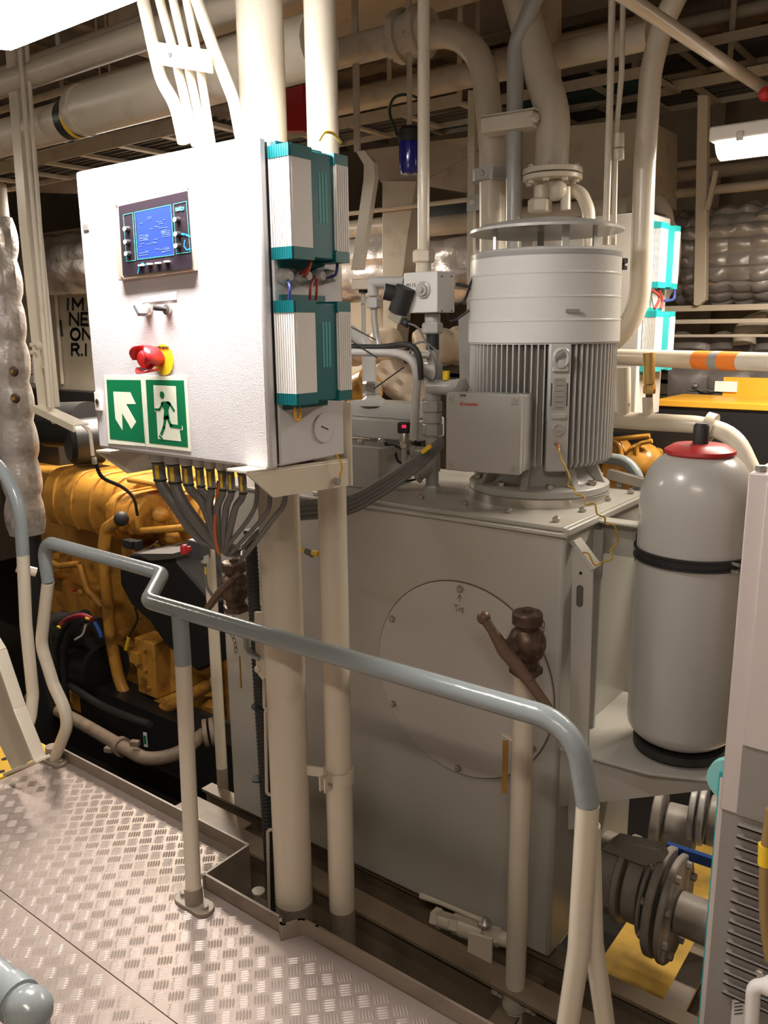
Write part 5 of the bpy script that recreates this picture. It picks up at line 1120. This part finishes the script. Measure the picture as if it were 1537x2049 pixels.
mk(quilt((xs(-300, 4.2, p.z), 4.2, p.z), (xs(82, 4.2, p.z), 4.2, p.z), r*.95, 8, 8, .12, 9), 'quilted_jacket', SILV, t)
mk(quilt((xs(84, 4.2, p.z), 4.2, p.z), (xs(520, 4.2, p.z), 4.2, p.z), r, 8, 7, .12, 5), 'quilted_jacket', SILV, t)
mk(MB().cyl(at(-80, 340, y=3.9), at(235, 340, y=3.9), pr(90, at(150, 340, y=3.9)), 28), 'dark_silencer', mat('dark_beige', (.20, .17, .14), .6), None, 'dark beige cylinder behind the frame, above the silver duct', 'silencer')  # cylinder in dark beige
# sign wall
t = T('engine_control_box', 'beige machinery casing with black stencilled capitals beside the cabinet', 'casing', at(130, 770, y=4.6))
a, b = at(35, 775, y=4.6), at(500, 520, y=4.6)
mk(MB().box(a.x-.3, b.x, 4.6, 5.2, a.z, b.z+.4), 'casing_wall', CREAM, t, bev=.004)
mk(MB().box(a.x-.3, b.x, 4.55, 5.2, a.z-.02, a.z), 'black_edge', BLACK, t); mk(MB().box(a.x-.3, b.x, 4.3, 5.2, a.z-.16, a.z-.02), 'lower_ledge', CREAM2, t)
mk(MB().cyl(at(125, 768, y=4.57), at(110, 580, y=4.57), .018, 12), 'vertical_rib', CREAM, t)
LT = dict(I=[[(0, 0), (0, 1)]], M=[[(0, 0), (0, 1), (.5, .35), (1, 1), (1, 0)]], N=[[(0, 0), (0, 1), (1, 0), (1, 1)]], E=[[(1, 0), (0, 0), (0, 1), (1, 1)], [(0, .5), (.85, .5)]],
          O=[[(.5+.5*cos(2*pi*k/14), .5+.5*sin(2*pi*k/14)) for k in range(15)]], R=[[(0, 0), (0, 1), (.75, 1), (1, .78), (.75, .52), (0, .52)], [(.5, .52), (1, 0)]])
LT['.'] = [[(0, 0), (0, .06)]]
for word, py, h_ in (([('I', 136, 0), ('M', 146, 20), ('M', 176, 20)], 620, 22), ([('N', 140, 17), ('E', 163, 13), ('W', 182, 13)], 650, 23), ([('O', 142, 18), ('N', 166, 16), ('O', 186, 16)], 680, 22), ([('R', 144, 14), ('.', 164, 0), ('I', 172, 0)], 711, 22)):
    for ch, px, w_ in word:
        if ch not in LT: continue
        m_ = MB()
        for q in LT[ch]: stroke(m_, [(px+a_*w_, py-b_*h_) for a_, b_ in q], .028, 4.599, .002)
        mk(m_, 'stencil_letter', INK, t, smooth=0)
c = at(121, 657, y=4.595); mk(MB().box(c.x-.025, c.x+.025, 4.58, 4.6, c.z-.075, c.z+.075), 'black_tag', RUB, t)
t = T('red_white_sign', 'small red and white notice half hidden by the hanging frame', 'sign', at(58, 740, y=4.59))
a, b = at(40, 765, y=4.59), at(64, 716, y=4.59); mk(MB().box(a.x, b.x, 4.585, 4.6, a.z, b.z), 'sign_plate', WHITE, t)
for py in (720, 732, 748): z = at(55, py, y=4.585).z; mk(MB().box(a.x, b.x, 4.58, 4.585, z-.01, z+.004), 'red_bar', RED, t, smooth=0)
# ================================================================== LEFT ENGINE
EY = 3.0
eng = T('marine_engine', 'yellow marine diesel engine behind the handrail at left', 'engine', at(260, 1450, y=EY))
def e(px, py, y=EY): return at(px, py, y=y)
def epipe(q, wpx, name='coolant_pipe', m=YEL, y=EY, R=.06): 
    P = [e(a, b, y if not isinstance(y, list) else y[i]) for i, (a, b) in enumerate(q)]
    return mk(MB().tube(fil(P, R), pr(wpx, P[0]), 12), name, m, eng)
a, b = e(100, 1420, 3.35), e(425, 1010, 3.35)
mk(MB().box(a.x-.1, b.x+.1, 3.3, 4.1, a.z+.1, b.z+.05), 'engine_block', YEL, eng, bev=.02)
mk(MB().box(a.x-.1, b.x+.3, 3.15, 4.2, a.z-.35, a.z+.15), 'oil_sump', BLACK, eng, bev=.03)
# valve cover: ribbed rounded box
def cover(p0, p1, y0, dep, ribs, name, rr=.05):
    m_ = MB(); A = e(*p0, y0); B = e(*p1, y0); h = abs(A.z-B.z); x0_, x1_ = min(A.x, B.x), max(A.x, B.x); zb_ = min(A.z, B.z)
    P = [(x0_, y0+dep*.12, zb_)]+[(x0_, y0+dep*.42-dep*.42*cos(q_), zb_+h*.42+h*.58*sin(q_)) for q_ in [-.5+(pi/2+.5)*k/8 for k in range(9)]]+[(x0_, y0+dep, zb_+h), (x0_, y0+dep, zb_)]
    o = mk(MB().prism(P, (x1_-x0_, 0, 0)), name, YEL, eng, bev=.012)
    for k in range(ribs):
        x = x0_+(x1_-x0_)*(k+.7)/(ribs+.4); Q = [(x-.012, q[1]-(.014 if q[1] < y0+dep*.4 else 0), q[2]+(.012 if q[2] > zb_+h*.6 else 0)) for q in P]
        mk(MB().prism(Q, (.024, 0, 0)), 'cover_rib', YEL, o, bev=.004)
    return o
cover((88, 1048), (242, 968), 3.02, .4, 4, 'valve_cover')
cover((212, 1062), (268, 1000), 2.93, .30, 2, 'valve_cover')
cover((300, 1090), (430, 1010), 3.15, .3, 2, 'valve_cover')
for q, s in (((230, 1018), .06), ((322, 1030), .05), ((365, 1035), .05), ((345, 1075), .045), ((405, 1060), .05)):
    mk(MB().sph(e(*q, 3.02), s), 'cast_boss', YEL, eng)
for (p0, p1, y0, y1_) in (((250, 955), (320, 978), 3.0, 3.3), ((130, 965), (215, 975), 3.1, 3.5), ((240, 1090), (330, 1150), 3.1, 3.3), ((85, 1150), (190, 1260), 3.15, 3.4), ((370, 1090), (430, 1180), 3.1, 3.3)):
    A, B = e(*p0, y0), e(*p1, y0); mk(MB().box(A.x, B.x, y0, y1_, B.z, A.z), 'cast_housing', YEL, eng, bev=.02)
random.seed(11)
for i in range(44):
    q = (random.uniform(85, 425), random.uniform(1090, 1420)); y0 = random.uniform(3.02, 3.24); s = random.uniform(.018, .06)
    A = e(*q, y0)
    if i % 3 == 0: mk(MB().cyl(A, A+V((random.uniform(-.1, .1), .12, random.uniform(-.1, .1))), s, 12), 'cast_boss', YEL, eng)
    elif i % 3 == 1: mk(MB().cbox(A, (s*2.2, .1, s*1.6), rz=random.random()*.8), 'cast_lug', YEL, eng, bev=.006)
    else: mk(MB().hexn(A, (0, -1, 0), s*.5, .02), 'engine_bolt', ZINC if i % 2 else YEL, eng)
epipe([(238, 1040), (212, 1058), (206, 1110), (222, 1280), (240, 1370), (272, 1425), (330, 1420), (430, 1365)], 25, y=2.85, R=[.08, .1, .3, .3, .12, .2])
epipe([(85, 1085), (98, 1122), (118, 1132), (158, 1128)], 13, y=2.95); epipe([(160, 1130), (175, 1180), (205, 1215)], 14, y=2.95)
epipe([(285, 1062), (350, 1058), (430, 1048)], 15, y=2.95, name='fuel_rail'); epipe([(80, 1120), (90, 1180), (88, 1250)], 12, y=2.95)
mk(MB().sph(e(243, 1038, 2.85), .045), 'rubber_elbow', RUB, eng); mk(MB().cyl(e(225, 1050, 2.85), e(232, 1044, 2.85), .036, 16), 'hose_clip', ZINC, eng)
c = e(262, 1088, 2.88); mk(MB().cbox(c, (.085, .06, .05)), 'sensor_block', RUB, eng, bev=.004); mk(MB().cbox(c+V((.07, 0, 0)), (.03, .05, .06)), 'sensor_flange', RUB, eng, bev=.003)
mk(MB().tube(spl([e(285, 1100, 2.86), e(300, 1095, 2.86), e(315, 1083, 2.86)]), .004, 6), 'steel_line', STEEL, eng)
# bracket plate with bosses
m_ = MB().prism([e(a, b, 3.0) for a, b in ((355, 1118), (415, 1105), (425, 1160), (408, 1170), (395, 1160), (385, 1135), (362, 1130))], (0, .03, 0)); mk(m_, 'cast_bracket', YEL, eng, bev=.004)
# belt guard
gd = T('belt_guard', 'black rounded belt guard before the yellow engine', 'guard', e(320, 1300, 2.6))
A = [e(a, b, 2.72) for a, b in ((238, 1125), (262, 1108), (345, 1108), (360, 1130), (425, 1205), (425, 1330), (395, 1345), (330, 1290), (300, 1245), (262, 1210), (240, 1170))]
mk(MB().prism(A, (0, .28, 0)), 'guard_shell', BLACK, gd, bev=.015)
mk(MB().lathe([(pr(90, e(290, 1155)), 0), (pr(92, e(290, 1155)), .03), (pr(80, e(290, 1155)), .05), (0, .055)][::-1] and [(pr(84, e(290, 1155)), 0), (pr(80, e(290, 1155)), .03), (0, .035)], e(288, 1160, 2.74), (0, -1, 0), 32), 'guard_hub', BLACK, gd)
mk(MB().prism([e(a, b, 2.7) for a, b in ((275, 1108), (345, 1108), (345, 1118), (300, 1122), (285, 1115))], (0, .3, 0)), 'grey_lid', mat('dusty_black', (.07, .065, .06), .6), gd)
for q, r_ in (((405, 1280), .15), ((400, 1290), .10)): mk(MB().lathe([(r_, 0), (r_*.98, .03), (r_*.6, .035)], e(*q, 2.9), (0, -1, 0), 32), 'pulley', RUB, gd)
# filter column
A, B = e(268, 1275, 2.85), e(315, 1400, 2.85); mk(MB().box(A.x, B.x, 2.85, 3.0, B.z, A.z), 'fuel_pump_body', YEL, eng, bev=.008)
A, B = e(262, 1300, 2.84), e(282, 1330, 2.84); mk(MB().box(A.x, B.x, 2.82, 3.0, B.z, A.z), 'pump_cover', YEL, eng, bev=.005)
mk(MB().prism([e(a, b, 2.86) for a, b in ((248, 1418), (330, 1395), (350, 1420), (300, 1440))], (0, .1, 0)), 'pump_foot', YEL, eng, bev=.005)
for q in ((290, 1300), (292, 1340), (300, 1375)): mk(MB().hexn(e(*q, 2.85), (0, -1, 0), .014, .015), 'engine_bolt', YEL, eng)
mk(MB().tube(spl([e(270, 1215, 2.8), e(275, 1240, 2.8), e(260, 1270, 2.8), e(252, 1300, 2.82)]), .007, 8), 'black_harness', RUB, eng)
mk(MB().tube([e(258, 1275, 2.8), e(252, 1300, 2.8)], .011, 8), 'yellow_connector', YELP, eng)
# starter and cables
sm_ = T('starter_motor', 'dark starter motor with red and blue leads on the engine side', 'starter', e(150, 1400, 2.8))
mk(MB().cyl(e(120, 1255, 2.85), e(200, 1270, 2.85), .11, 24), 'starter_body', mat('starter_dark', (.03, .028, .026), .5), sm_); mk(MB().cyl(e(118, 1245, 2.8), e(170, 1235, 2.8), .05, 18), 'solenoid', MATS['starter_dark'], sm_)
mk(MB().cyl(e(130, 1310, 2.85), e(215, 1340, 2.85), .17, 28), 'flywheel_cover', BLACK, sm_)
for i, (q, wd, m__) in enumerate((([(175, 1240), (150, 1250), (132, 1290), (128, 1330), (135, 1420)], 13, RUB), ([(165, 1238), (135, 1250), (115, 1285), (112, 1325), (122, 1420)], 13, RUB), ([(122, 1250), (140, 1238), (165, 1232), (185, 1240)], 11, mat('red_lead_thick', (.25, .02, .03), .5)), ([(190, 1245), (200, 1265), (203, 1275)], 9, mat('blue_lead', (.01, .07, .30), .45)), ([(150, 1280), (165, 1270), (172, 1250)], 4, WHITE))):
    mk(MB().tube(spl([e(a, b, 2.68) for a, b in q]), pr(wd, e(150, 1300, 2.68)), 10), ['battery_cable', 'battery_cable', 'red_lead', 'blue_lead', 'pale_lead'][i], m__, sm_)
for q in ((118, 1255), (175, 1238)): mk(MB().cbox(e(*q, 2.655), (.035, .01, .012)), 'yellow_tag', YELP, sm_)
mk(MB().sph(e(148, 1180, 2.95), .014), 'red_cap', RED, eng)
# black machines above the engine
bm = T('air_intake', 'black round air intake behind the frame arm above the engine', 'intake', e(130, 950, 3.3))
mk(MB().lathe([(.0, 0), (.13, .0), (.16, .03), (.16, .22), (.12, .25), (.12, .5)], e(135, 885, 3.15), (.35, 1, 0), 32), 'intake_drum', BLACK, bm)
mk(MB().cyl(e(100, 850, 3.3), e(180, 850, 3.3), .16, 28), 'intake_pipe', RUB, bm)
A, B = e(70, 950, 3.5), e(112, 850, 3.5); mk(MB().box(A.x-.1, B.x, 3.5, 4.2, A.z, B.z), 'black_casing', BLACK, bm, bev=.01)
A, B = e(62, 870, 4.3), e(560, 790, 4.3); mk(MB().box(A.x-.4, B.x, 4.15, 4.28, A.z-.9, B.z-.05), 'black_bulk', BLACK, bm, bev=.01)
mk(MB().sph(e(108, 843, 3.1), .02), 'pale_knob', CREAM2, bm)
# engine bearer pipes below
t = T('bilge_suction_pipe', 'dusty beige suction pipe with strap below the left engine', 'pipe', e(250, 1510, 2.4))
P = [at(60, 1395, y=2.55), at(150, 1440, y=2.45), at(255, 1500, y=2.35), at(300, 1518, y=2.35), at(360, 1505, y=2.45), at(408, 1468, y=2.6)]
mk(MB().tube(spl(P), pr(27, P[2]), 16), 'pipe_run', mat('dusty_beige', (.27, .205, .155), .5, bump=.15, dirt=((.20, .14, .10), 9, .5, .75)), t)
for f in (0, .035): q = P[-1]; d = V((.6, .7, .1)).normalized(); mk(MB().lathe([(.075, f), (.075, f+.022)], q, d, 24), 'end_flange', MATS['dusty_beige'], t)
q = at(243, 1494, y=2.36); mk(MB().lathe([(.047, -.018), (.052, -.018), (.052, .018), (.047, .018)], q, P[3]-P[1], 20), 'strap', MATS['dusty_beige'], t)
for s in ((218, 1500), (270, 1487)): mk(MB().cbox(at(*s, y=2.33), (.05, .03, .03), rz=.4), 'strap_ear', MATS['dusty_beige'], t, bev=.005)
mk(MB().tube(spl([e(140, 1372, 2.6), e(200, 1410, 2.55), e(250, 1432, 2.5), e(300, 1450, 2.5)]), .022, 12), 'dark_hose', RUB, None, 'thick dark hose lying above the dusty beige pipe', 'hose')
mk(MB().box(*[v for v in (-4.6, -2.5)], 2.75, 2.95, -.75, -.45), 'engine_bearer', BLACK, None, 'black engine bearer beam under the yellow engine', 'beam')
t = T('green_tag', 'small white and green tag standing under the belt guard', 'tag', e(292, 1495, 2.5))
a = e(291, 1480, 2.5); mk(MB().cbox(a, (.022, .003, .085), rz=.3), 'tag_plate', WHITE, t); mk(MB().cbox(a+V((0, -.003, 0)), (.014, .002, .05), rz=.3), 'green_print', GRN, t)
# ================================================================== CENTRE BACKGROUND
def slab(name, label, cat, q, y, th, m=CREAM2, bev=.002):
    return mk(MB().prism([at(a, b, y=y) for a, b in q], (0, th, 0)), name, m, None, label, cat, bev=bev, smooth=0)
slab('steel_strip', 'cream bent flat bar leaning behind the converters', 'flat bar', [(712, 303), (728, 300), (748, 325), (750, 355), (722, 540), (702, 540), (727, 360), (728, 330)], 3.0, .03, CREAM)
mk(MB().bar(at(715, 303, y=3.015), V((at(715, 303, y=3.015).x, 3.015, ZT)), .03, .01, (0, 1, 0)), 'hanger_strap', CREAM2, None, 'narrow strap rising above the leaning flat bar to the deckhead', 'strap')
slab('pillar', 'beige pillar with gusset behind the slim pressure tube', 'pillar', [(765, 362), (832, 362), (812, 500), (790, 700), (768, 700), (765, 500)], 3.9, .12)
slab('gusset', 'large beige gusset plate above the pillar under the beacon', 'plate', [(730, 300), (880, 280), (960, 300), (830, 370), (762, 365)], 3.95, .02, DECKP)
xr = lambda n, l, ref, y, w_, x0, x1, m=CREAM2, cat='pipe': mk(MB().cyl((xs(x0, y, at(*ref, y=y).z), y, at(*ref, y=y).z), (xs(x1, y, at(*ref, y=y).z), y, at(*ref, y=y).z), pr(w_, at(*ref, y=y)), 20), n, m, None, l, cat)
xr('thin_pipe', 'thin cream pipe crossing level behind the pressure tube', (830, 412), 3.88, 9, 690, 975, CREAM)
xr('thick_pipe', 'cream pipe with seam ring behind the pressure tube', (880, 452), 4.2, 38, 812, 1260, CREAM)
mk(MB().sph(at(822, 455, y=4.2), pr(38, at(822, 455, y=4.2))), 'pipe_end', CREAM, None, 'rounded end of the cream pipe behind the pressure tube', 'pipe end')
xr('lower_pipe', 'dull cream pipe passing left behind the leaning bar', (740, 455), 4.4, 34, 560, 800)
slab('ventilation_duct', 'large beige ventilation trunk behind the swan-neck pipe', 'duct', [(838, 285), (1290, 235), (1290, 400), (1000, 398), (830, 368)], 4.4, .5, CREAM2)
slab('void_slab', 'black slab painted in as a shaded opening above the silver jacket behind the motor', 'panel', [(860, 405), (970, 405), (970, 432), (862, 435)], 4.5, .02, BLACK)  # flat black slab stands in for the shade inside an opening
t = T('silver_jacket', 'silver insulated jacket behind the junction box and motor', 'insulation', at(900, 600, y=4.6))
mk(quilt(at(690, 535, y=4.6), at(1320, 520, y=4.2), .24, 8, 9, .12, 2), 'quilted_jacket', SILV, t)
t = T('lagged_pipe', 'beige cloth-lagged turbo casing behind the hydraulic fittings', 'insulation', at(800, 790, y=3.6))
for i, (p0, p1, wd) in enumerate((((690, 700), (790, 690), 70), ((760, 735), (850, 800), 85), ((830, 700), (940, 690), 80), ((720, 800), (800, 770), 60))):
    a, b = at(*p0, y=3.5), at(*p1, y=3.5+.1*i); mk(quilt(a, b, pr(wd, a), 5, 3, .18, 4+i), 'lagging_pad', DUCT, t)
a = at(700, 790, y=3.3); mk(MB().cyl(a, at(742, 770, y=3.3), .09, 20), 'yellow_casing', YEL, t); q = at(790, 760, y=3.6); mk(MB().box(q.x-.1, q.x+.1, 3.5, 3.7, ZB, q.z), 'support_leg', BLACK, t)
t = T('blue_beacon', 'blue flashing beacon hanging before the cable tray', 'beacon', at(820, 340, y=3.0))
c = at(820, 350, y=3.0); r = pr(42, c); h = at(820, 285, y=3.0).z-c.z
mk(MB().lathe([(0, 0), (r*.8, .004), (r, .03), (r, h)], c, n=28), 'blue_lens', mat('blue_lens', (.005, .012, .22), .12, coat=.5), t); mk(MB().lathe([(r*1.1, 0), (r*1.1, .045), (r*.8, .06)], c+V((0, 0, h)), n=28), 'black_base', RUB, t)
mk(MB().cyl(c+V((0, 0, h+.05)), (c.x, c.y, ZT), .012, 10), 'beacon_hanger', CREAM2, t)
mk(MB().tube(spl([at(795, 270, y=2.98), at(780, 225, y=3.0), at(790, 195, y=3.0), at(820, 190, y=3.05), at(850, 205, y=3.1)]), .006, 8), 'beacon_cable', mat('dark_green_cable', (0, 0, 0)), t)
slab('red_locker', 'red painted box between the two standpipes above the cabinet', 'box', [(560, 182), (606, 168), (606, 262), (560, 262)], 2.6, .05, REDP)
slab('inlet_trunk', 'bright cream trunk behind the converter right edge', 'trunk', [(690, 480), (770, 480), (770, 1150), (690, 1150)], 4.9, .2, CREAM)
slab('frame_post', 'slim cream post left of the swan-neck pipe', 'post', [(936, 180), (950, 180), (940, 1400), (930, 1400)], 3.3, .02)
t = T('bracket_plate', 'grey punched tab linking the slim post to the swan-neck pipe', 'bracket', at(950, 400, y=3.25)); mk(MB().prism([at(a, b, y=3.25) for a, b in ((934, 392), (962, 388), (962, 420), (934, 424))], (0, .006, 0)), 'tab', MOTP, t); mk(MB().cyl(at(944, 405, y=3.249), at(944, 405, y=3.244), .012, 12), 'tab_hole', ZINC, t)
# tank clutter behind the motor left side
slab('wall_plate', 'grey upright plate left of the motor fins', 'plate', [(917, 640), (945, 620), (945, 780), (920, 780)], 3.0, .03, MOTP)
# ================================================================== RIGHT BACKGROUND
D2 = 3.35
c = at(1296, 445, d=D2); XR = c.x
yd2 = c.y; xo2 = at(1326, 445, y=yd2).x; y12 = at(1364, 450, x=xo2).y
zA, zB = at(1326, 443, y=yd2).z, at(1326, 575, y=yd2).z
g = 'converters on the far cabinet'
c2_ = T('far_cabinet', 'second cream cabinet partly hidden behind the thick cream pipe', 'cabinet', (XR-.3, yd2+.1, zB-.7))
mk(MB().box(XR-.5, XR, yd2-.03, y12+.04, at(1300, 830, x=XR).z, zA+.04), 'cabinet_body', mat('far_cabinet_white', (.62, .60, .56), .4), c2_, bev=.004)
mk(MB().box(XR-.3, XR-.25, yd2+.0, y12, ZB, at(1300, 830, x=XR).z), 'support_leg', CREAM2, c2_)
CT = mat('bright_teal', (0, 0, 0))
converter('upper converter on the far cabinet behind the thick cream pipe', XR, yd2, y12, zB, zA, xo2-XR, g, mod=CT)
zC, zD = at(1320, 622, y=yd2).z, at(1320, 745, y=yd2).z
converter('lower converter on the far cabinet above the rail', XR, yd2, y12, zD, zC, xo2-XR, g, mod=CT)
for i, (q, col) in enumerate((([(1305, 580), (1320, 595), (1310, 618)], 'red'), ([(1318, 578), (1325, 600), (1322, 618)], 'red'), ([(1350, 578), (1348, 598), (1330, 602)], 'blue'))):
    mk(MB().tube(spl([at(a, b, x=XR+.04) for a, b in q]), .006, 8), col+'_lead', mat('flead_'+col, (.4, .05, .04) if col == 'red' else (.05, .08, .3), .45), c2_)
t = T('boiler_duct', 'large silver quilted exhaust trunk at the right edge', 'insulation', at(1450, 610, y=5.4))
p = at(1450, 512, y=5.4); r = pr(200, p)
mk(quilt((xs(1362, 5.4, p.z), 5.4, p.z), (xs(1440, 5.4, p.z), 5.4, p.z), r*.94, 18, 3, .1, 6), 'quilted_jacket', SILV, t); SILV_LIT = mat('lit_silver_cloth', (.62, .58, .54), .34, metal=.3, bump=1.0, bs=9)  # main length gets a paler silver, lamp light worked into its colour
mk(quilt((xs(1438, 5.4, p.z), 5.4, p.z), (X1-.1, 5.4, p.z), r, 20, 36, .10, 8), 'quilted_jacket', SILV_LIT, t)
t = T('quilted_curtain', 'grey quilted blanket below the rails at the right', 'insulation', at(1450, 800, y=5.0))
m_ = MB(); A, B = at(1335, 802, y=5.0), at(1600, 668, y=5.0); nx, nz_ = 60, 14
for j in range(nz_+1):
    for i in range(nx+1):
        x = A.x+(B.x+1.6-A.x)*i/nx; z = A.z+(B.z-A.z)*j/nz_+(0 if j < nz_ else .02*sin(i)); m_.v.append(V((x, 5.0-.05*abs(sin(pi*i/6))**.5*abs(sin(pi*j/7))**.5-.03*noise.noise(V((x*3, z*3, 0))), z)))
m_.f = [(j*(nx+1)+i, j*(nx+1)+i+1, (j+1)*(nx+1)+i+1, (j+1)*(nx+1)+i) for j in range(nz_) for i in range(nx)]
mk(m_, 'quilted_sheet', mat('grey_quilt', (.25, .225, .22), .5, metal=.2, bump=.4, bs=16), t)
for i in range(4): mk(MB().sph(at(1392+45*i, 772+i*3, y=4.93), .018), 'lacing_hook', ZINC, t)
mk(MB().tube([at(1375+10*i, 778+3*(i % 2)+i*.5, y=4.94) for i in range(18)], .006, 6), 'lacing_wire', ZINC, t)
yr = T('yellow_guard_beam', 'yellow guard beam with black panel below the quilted blanket', 'guard', at(1450, 1000, y=3.9))
z1_ = at(1400, 812, y=3.9).z; A = at(1308, 850, y=3.9); 
mk(MB().box(A.x, X1-.2, 3.9, 4.3, z1_-.01, z1_+.02), 'yellow_top', mat('guard_yellow', (.70, .36, .03), .4), yr, bev=.003); mk(MB().box(A.x+.2, X1-.2, 4.28, 4.3, z1_, z1_+.11), 'yellow_lip', MATS['guard_yellow'], yr)
mk(MB().box(A.x, X1-.2, 3.91, 4.28, z1_-.9, z1_-.01), 'black_panel', BLACK, yr)
mk(MB().box(xs(1378, 3.88, z1_), xs(1425, 3.88, z1_), 4.27, 4.278, z1_+.04, z1_+.09), 'paper_tag', WHITE, yr)
e2 = T('second_engine', 'yellow engine parts glimpsed between motor and accumulator', 'engine', at(1260, 960, y=3.6))
A, B = at(1205, 980, y=3.7), at(1304, 905, y=3.7); mk(MB().box(A.x, B.x, 3.7, 3.88, A.z-.4, B.z), 'engine_block', YEL, e2, bev=.02)
for q, r_ in (((1232, 905), .075), ((1250, 925), .06), ((1285, 925), .09), ((1225, 940), .05)): mk(MB().sph(at(*q, y=3.62), r_), 'cast_housing', YEL, e2)
for q in ([(1215, 872), (1240, 888), (1245, 920)], [(1275, 912), (1275, 888), (1305, 882)], [(1215, 880), (1300, 872)]): mk(MB().tube(fil([at(a, b, y=3.55) for a, b in q], .04), .011, 10), 'fuel_pipe', YEL, e2)
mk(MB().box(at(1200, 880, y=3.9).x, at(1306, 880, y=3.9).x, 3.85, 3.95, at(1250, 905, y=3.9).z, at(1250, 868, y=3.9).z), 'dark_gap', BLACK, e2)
mk(MB().tube(fil([at(1195, 915, y=3.0), at(1255, 922, y=3.0), at(1278, 955, y=3.0), at(1270, 1500, y=3.0)], .08), .022, 14), 'grey_hose', RAILG, None, 'grey bent hose behind the tank right of the motor foot', 'hose')
t = T('spare_beam', 'grey rubber-edged bar lying behind the tank lid right of the motor', 'bar', at(1260, 965, y=2.9)); mk(MB().bar(at(1218, 948, y=2.78), at(1292, 968, y=2.78), .03, .035), 'bar_run', ZINC, t, bev=.003)
slab('frame_post', 'cream flat post before the silver trunk at right', 'post', [(1396, 190), (1416, 190), (1412, 600), (1396, 612), (1388, 610)], 4.66, .05, CREAM)
slab('frame_brace', 'thin brace slanting beside the right cream post', 'brace', [(1428, 340), (1436, 342), (1418, 420), (1410, 418)], 4.64, .03)
for i, (py, wd, lb) in enumerate(((616, 12, 'upper'), (643, 9, 'middle'), (672, 6, 'lowest'))):
    z = at(1430, py, y=4.7).z; mk(MB().box(xs(1325, 4.7, z), X1-.1, 4.7, 4.76, z-pr(wd, at(1430, py, y=4.7)), z+pr(wd, at(1430, py, y=4.7))), 'horizontal_rail', CREAM, None, f'{lb} level cream rail below the silver trunk at right', 'rail', bev=.003)
for i, (py, wd, yv, lb) in enumerate(((330, 12, 5.0, 'level beam behind the right lamp'), (352, 26, 5.6, 'wide duct line under the level beam at right'), (388, 18, 4.9, 'lower cream pipe passing behind the slim tube pair'))):
    z = at(1350, py, y=yv).z; mk(MB().tube([(xs(1100, yv, z), yv, z), (X1-.1, yv, z)], pr(wd, at(1350, py, y=yv)), 14), 'level_pipe', CREAM2, None, lb, 'pipe')
mk(MB().tube(fil([at(1310, 490-85, y=4.4), at(1325, 420, y=4.4), at(1330, 450, y=4.4)], .1), .05, 14), 'bent_duct', CREAM2, None, 'short bent pipe above the far cabinet', 'pipe')
mk(MB().tube(fil([at(1490, 690, y=4.9), at(1490, 655, y=4.9), at(1540, 640, y=4.9)], .1), .06, 14), 'bent_duct', CREAM2, None, 'short bent duct below the rails at the right edge', 'pipe')
mk(MB().lathe([(.02, 0), (.02, .012), (.012, .014), (.012, .02), (.021, .022), (.021, .038)], at(1243, 540, y=2.9), n=16), 'bleed_plug', RUB, None, 'black bleed plug beside the thick cream pipe right of the cowl', 'plug')
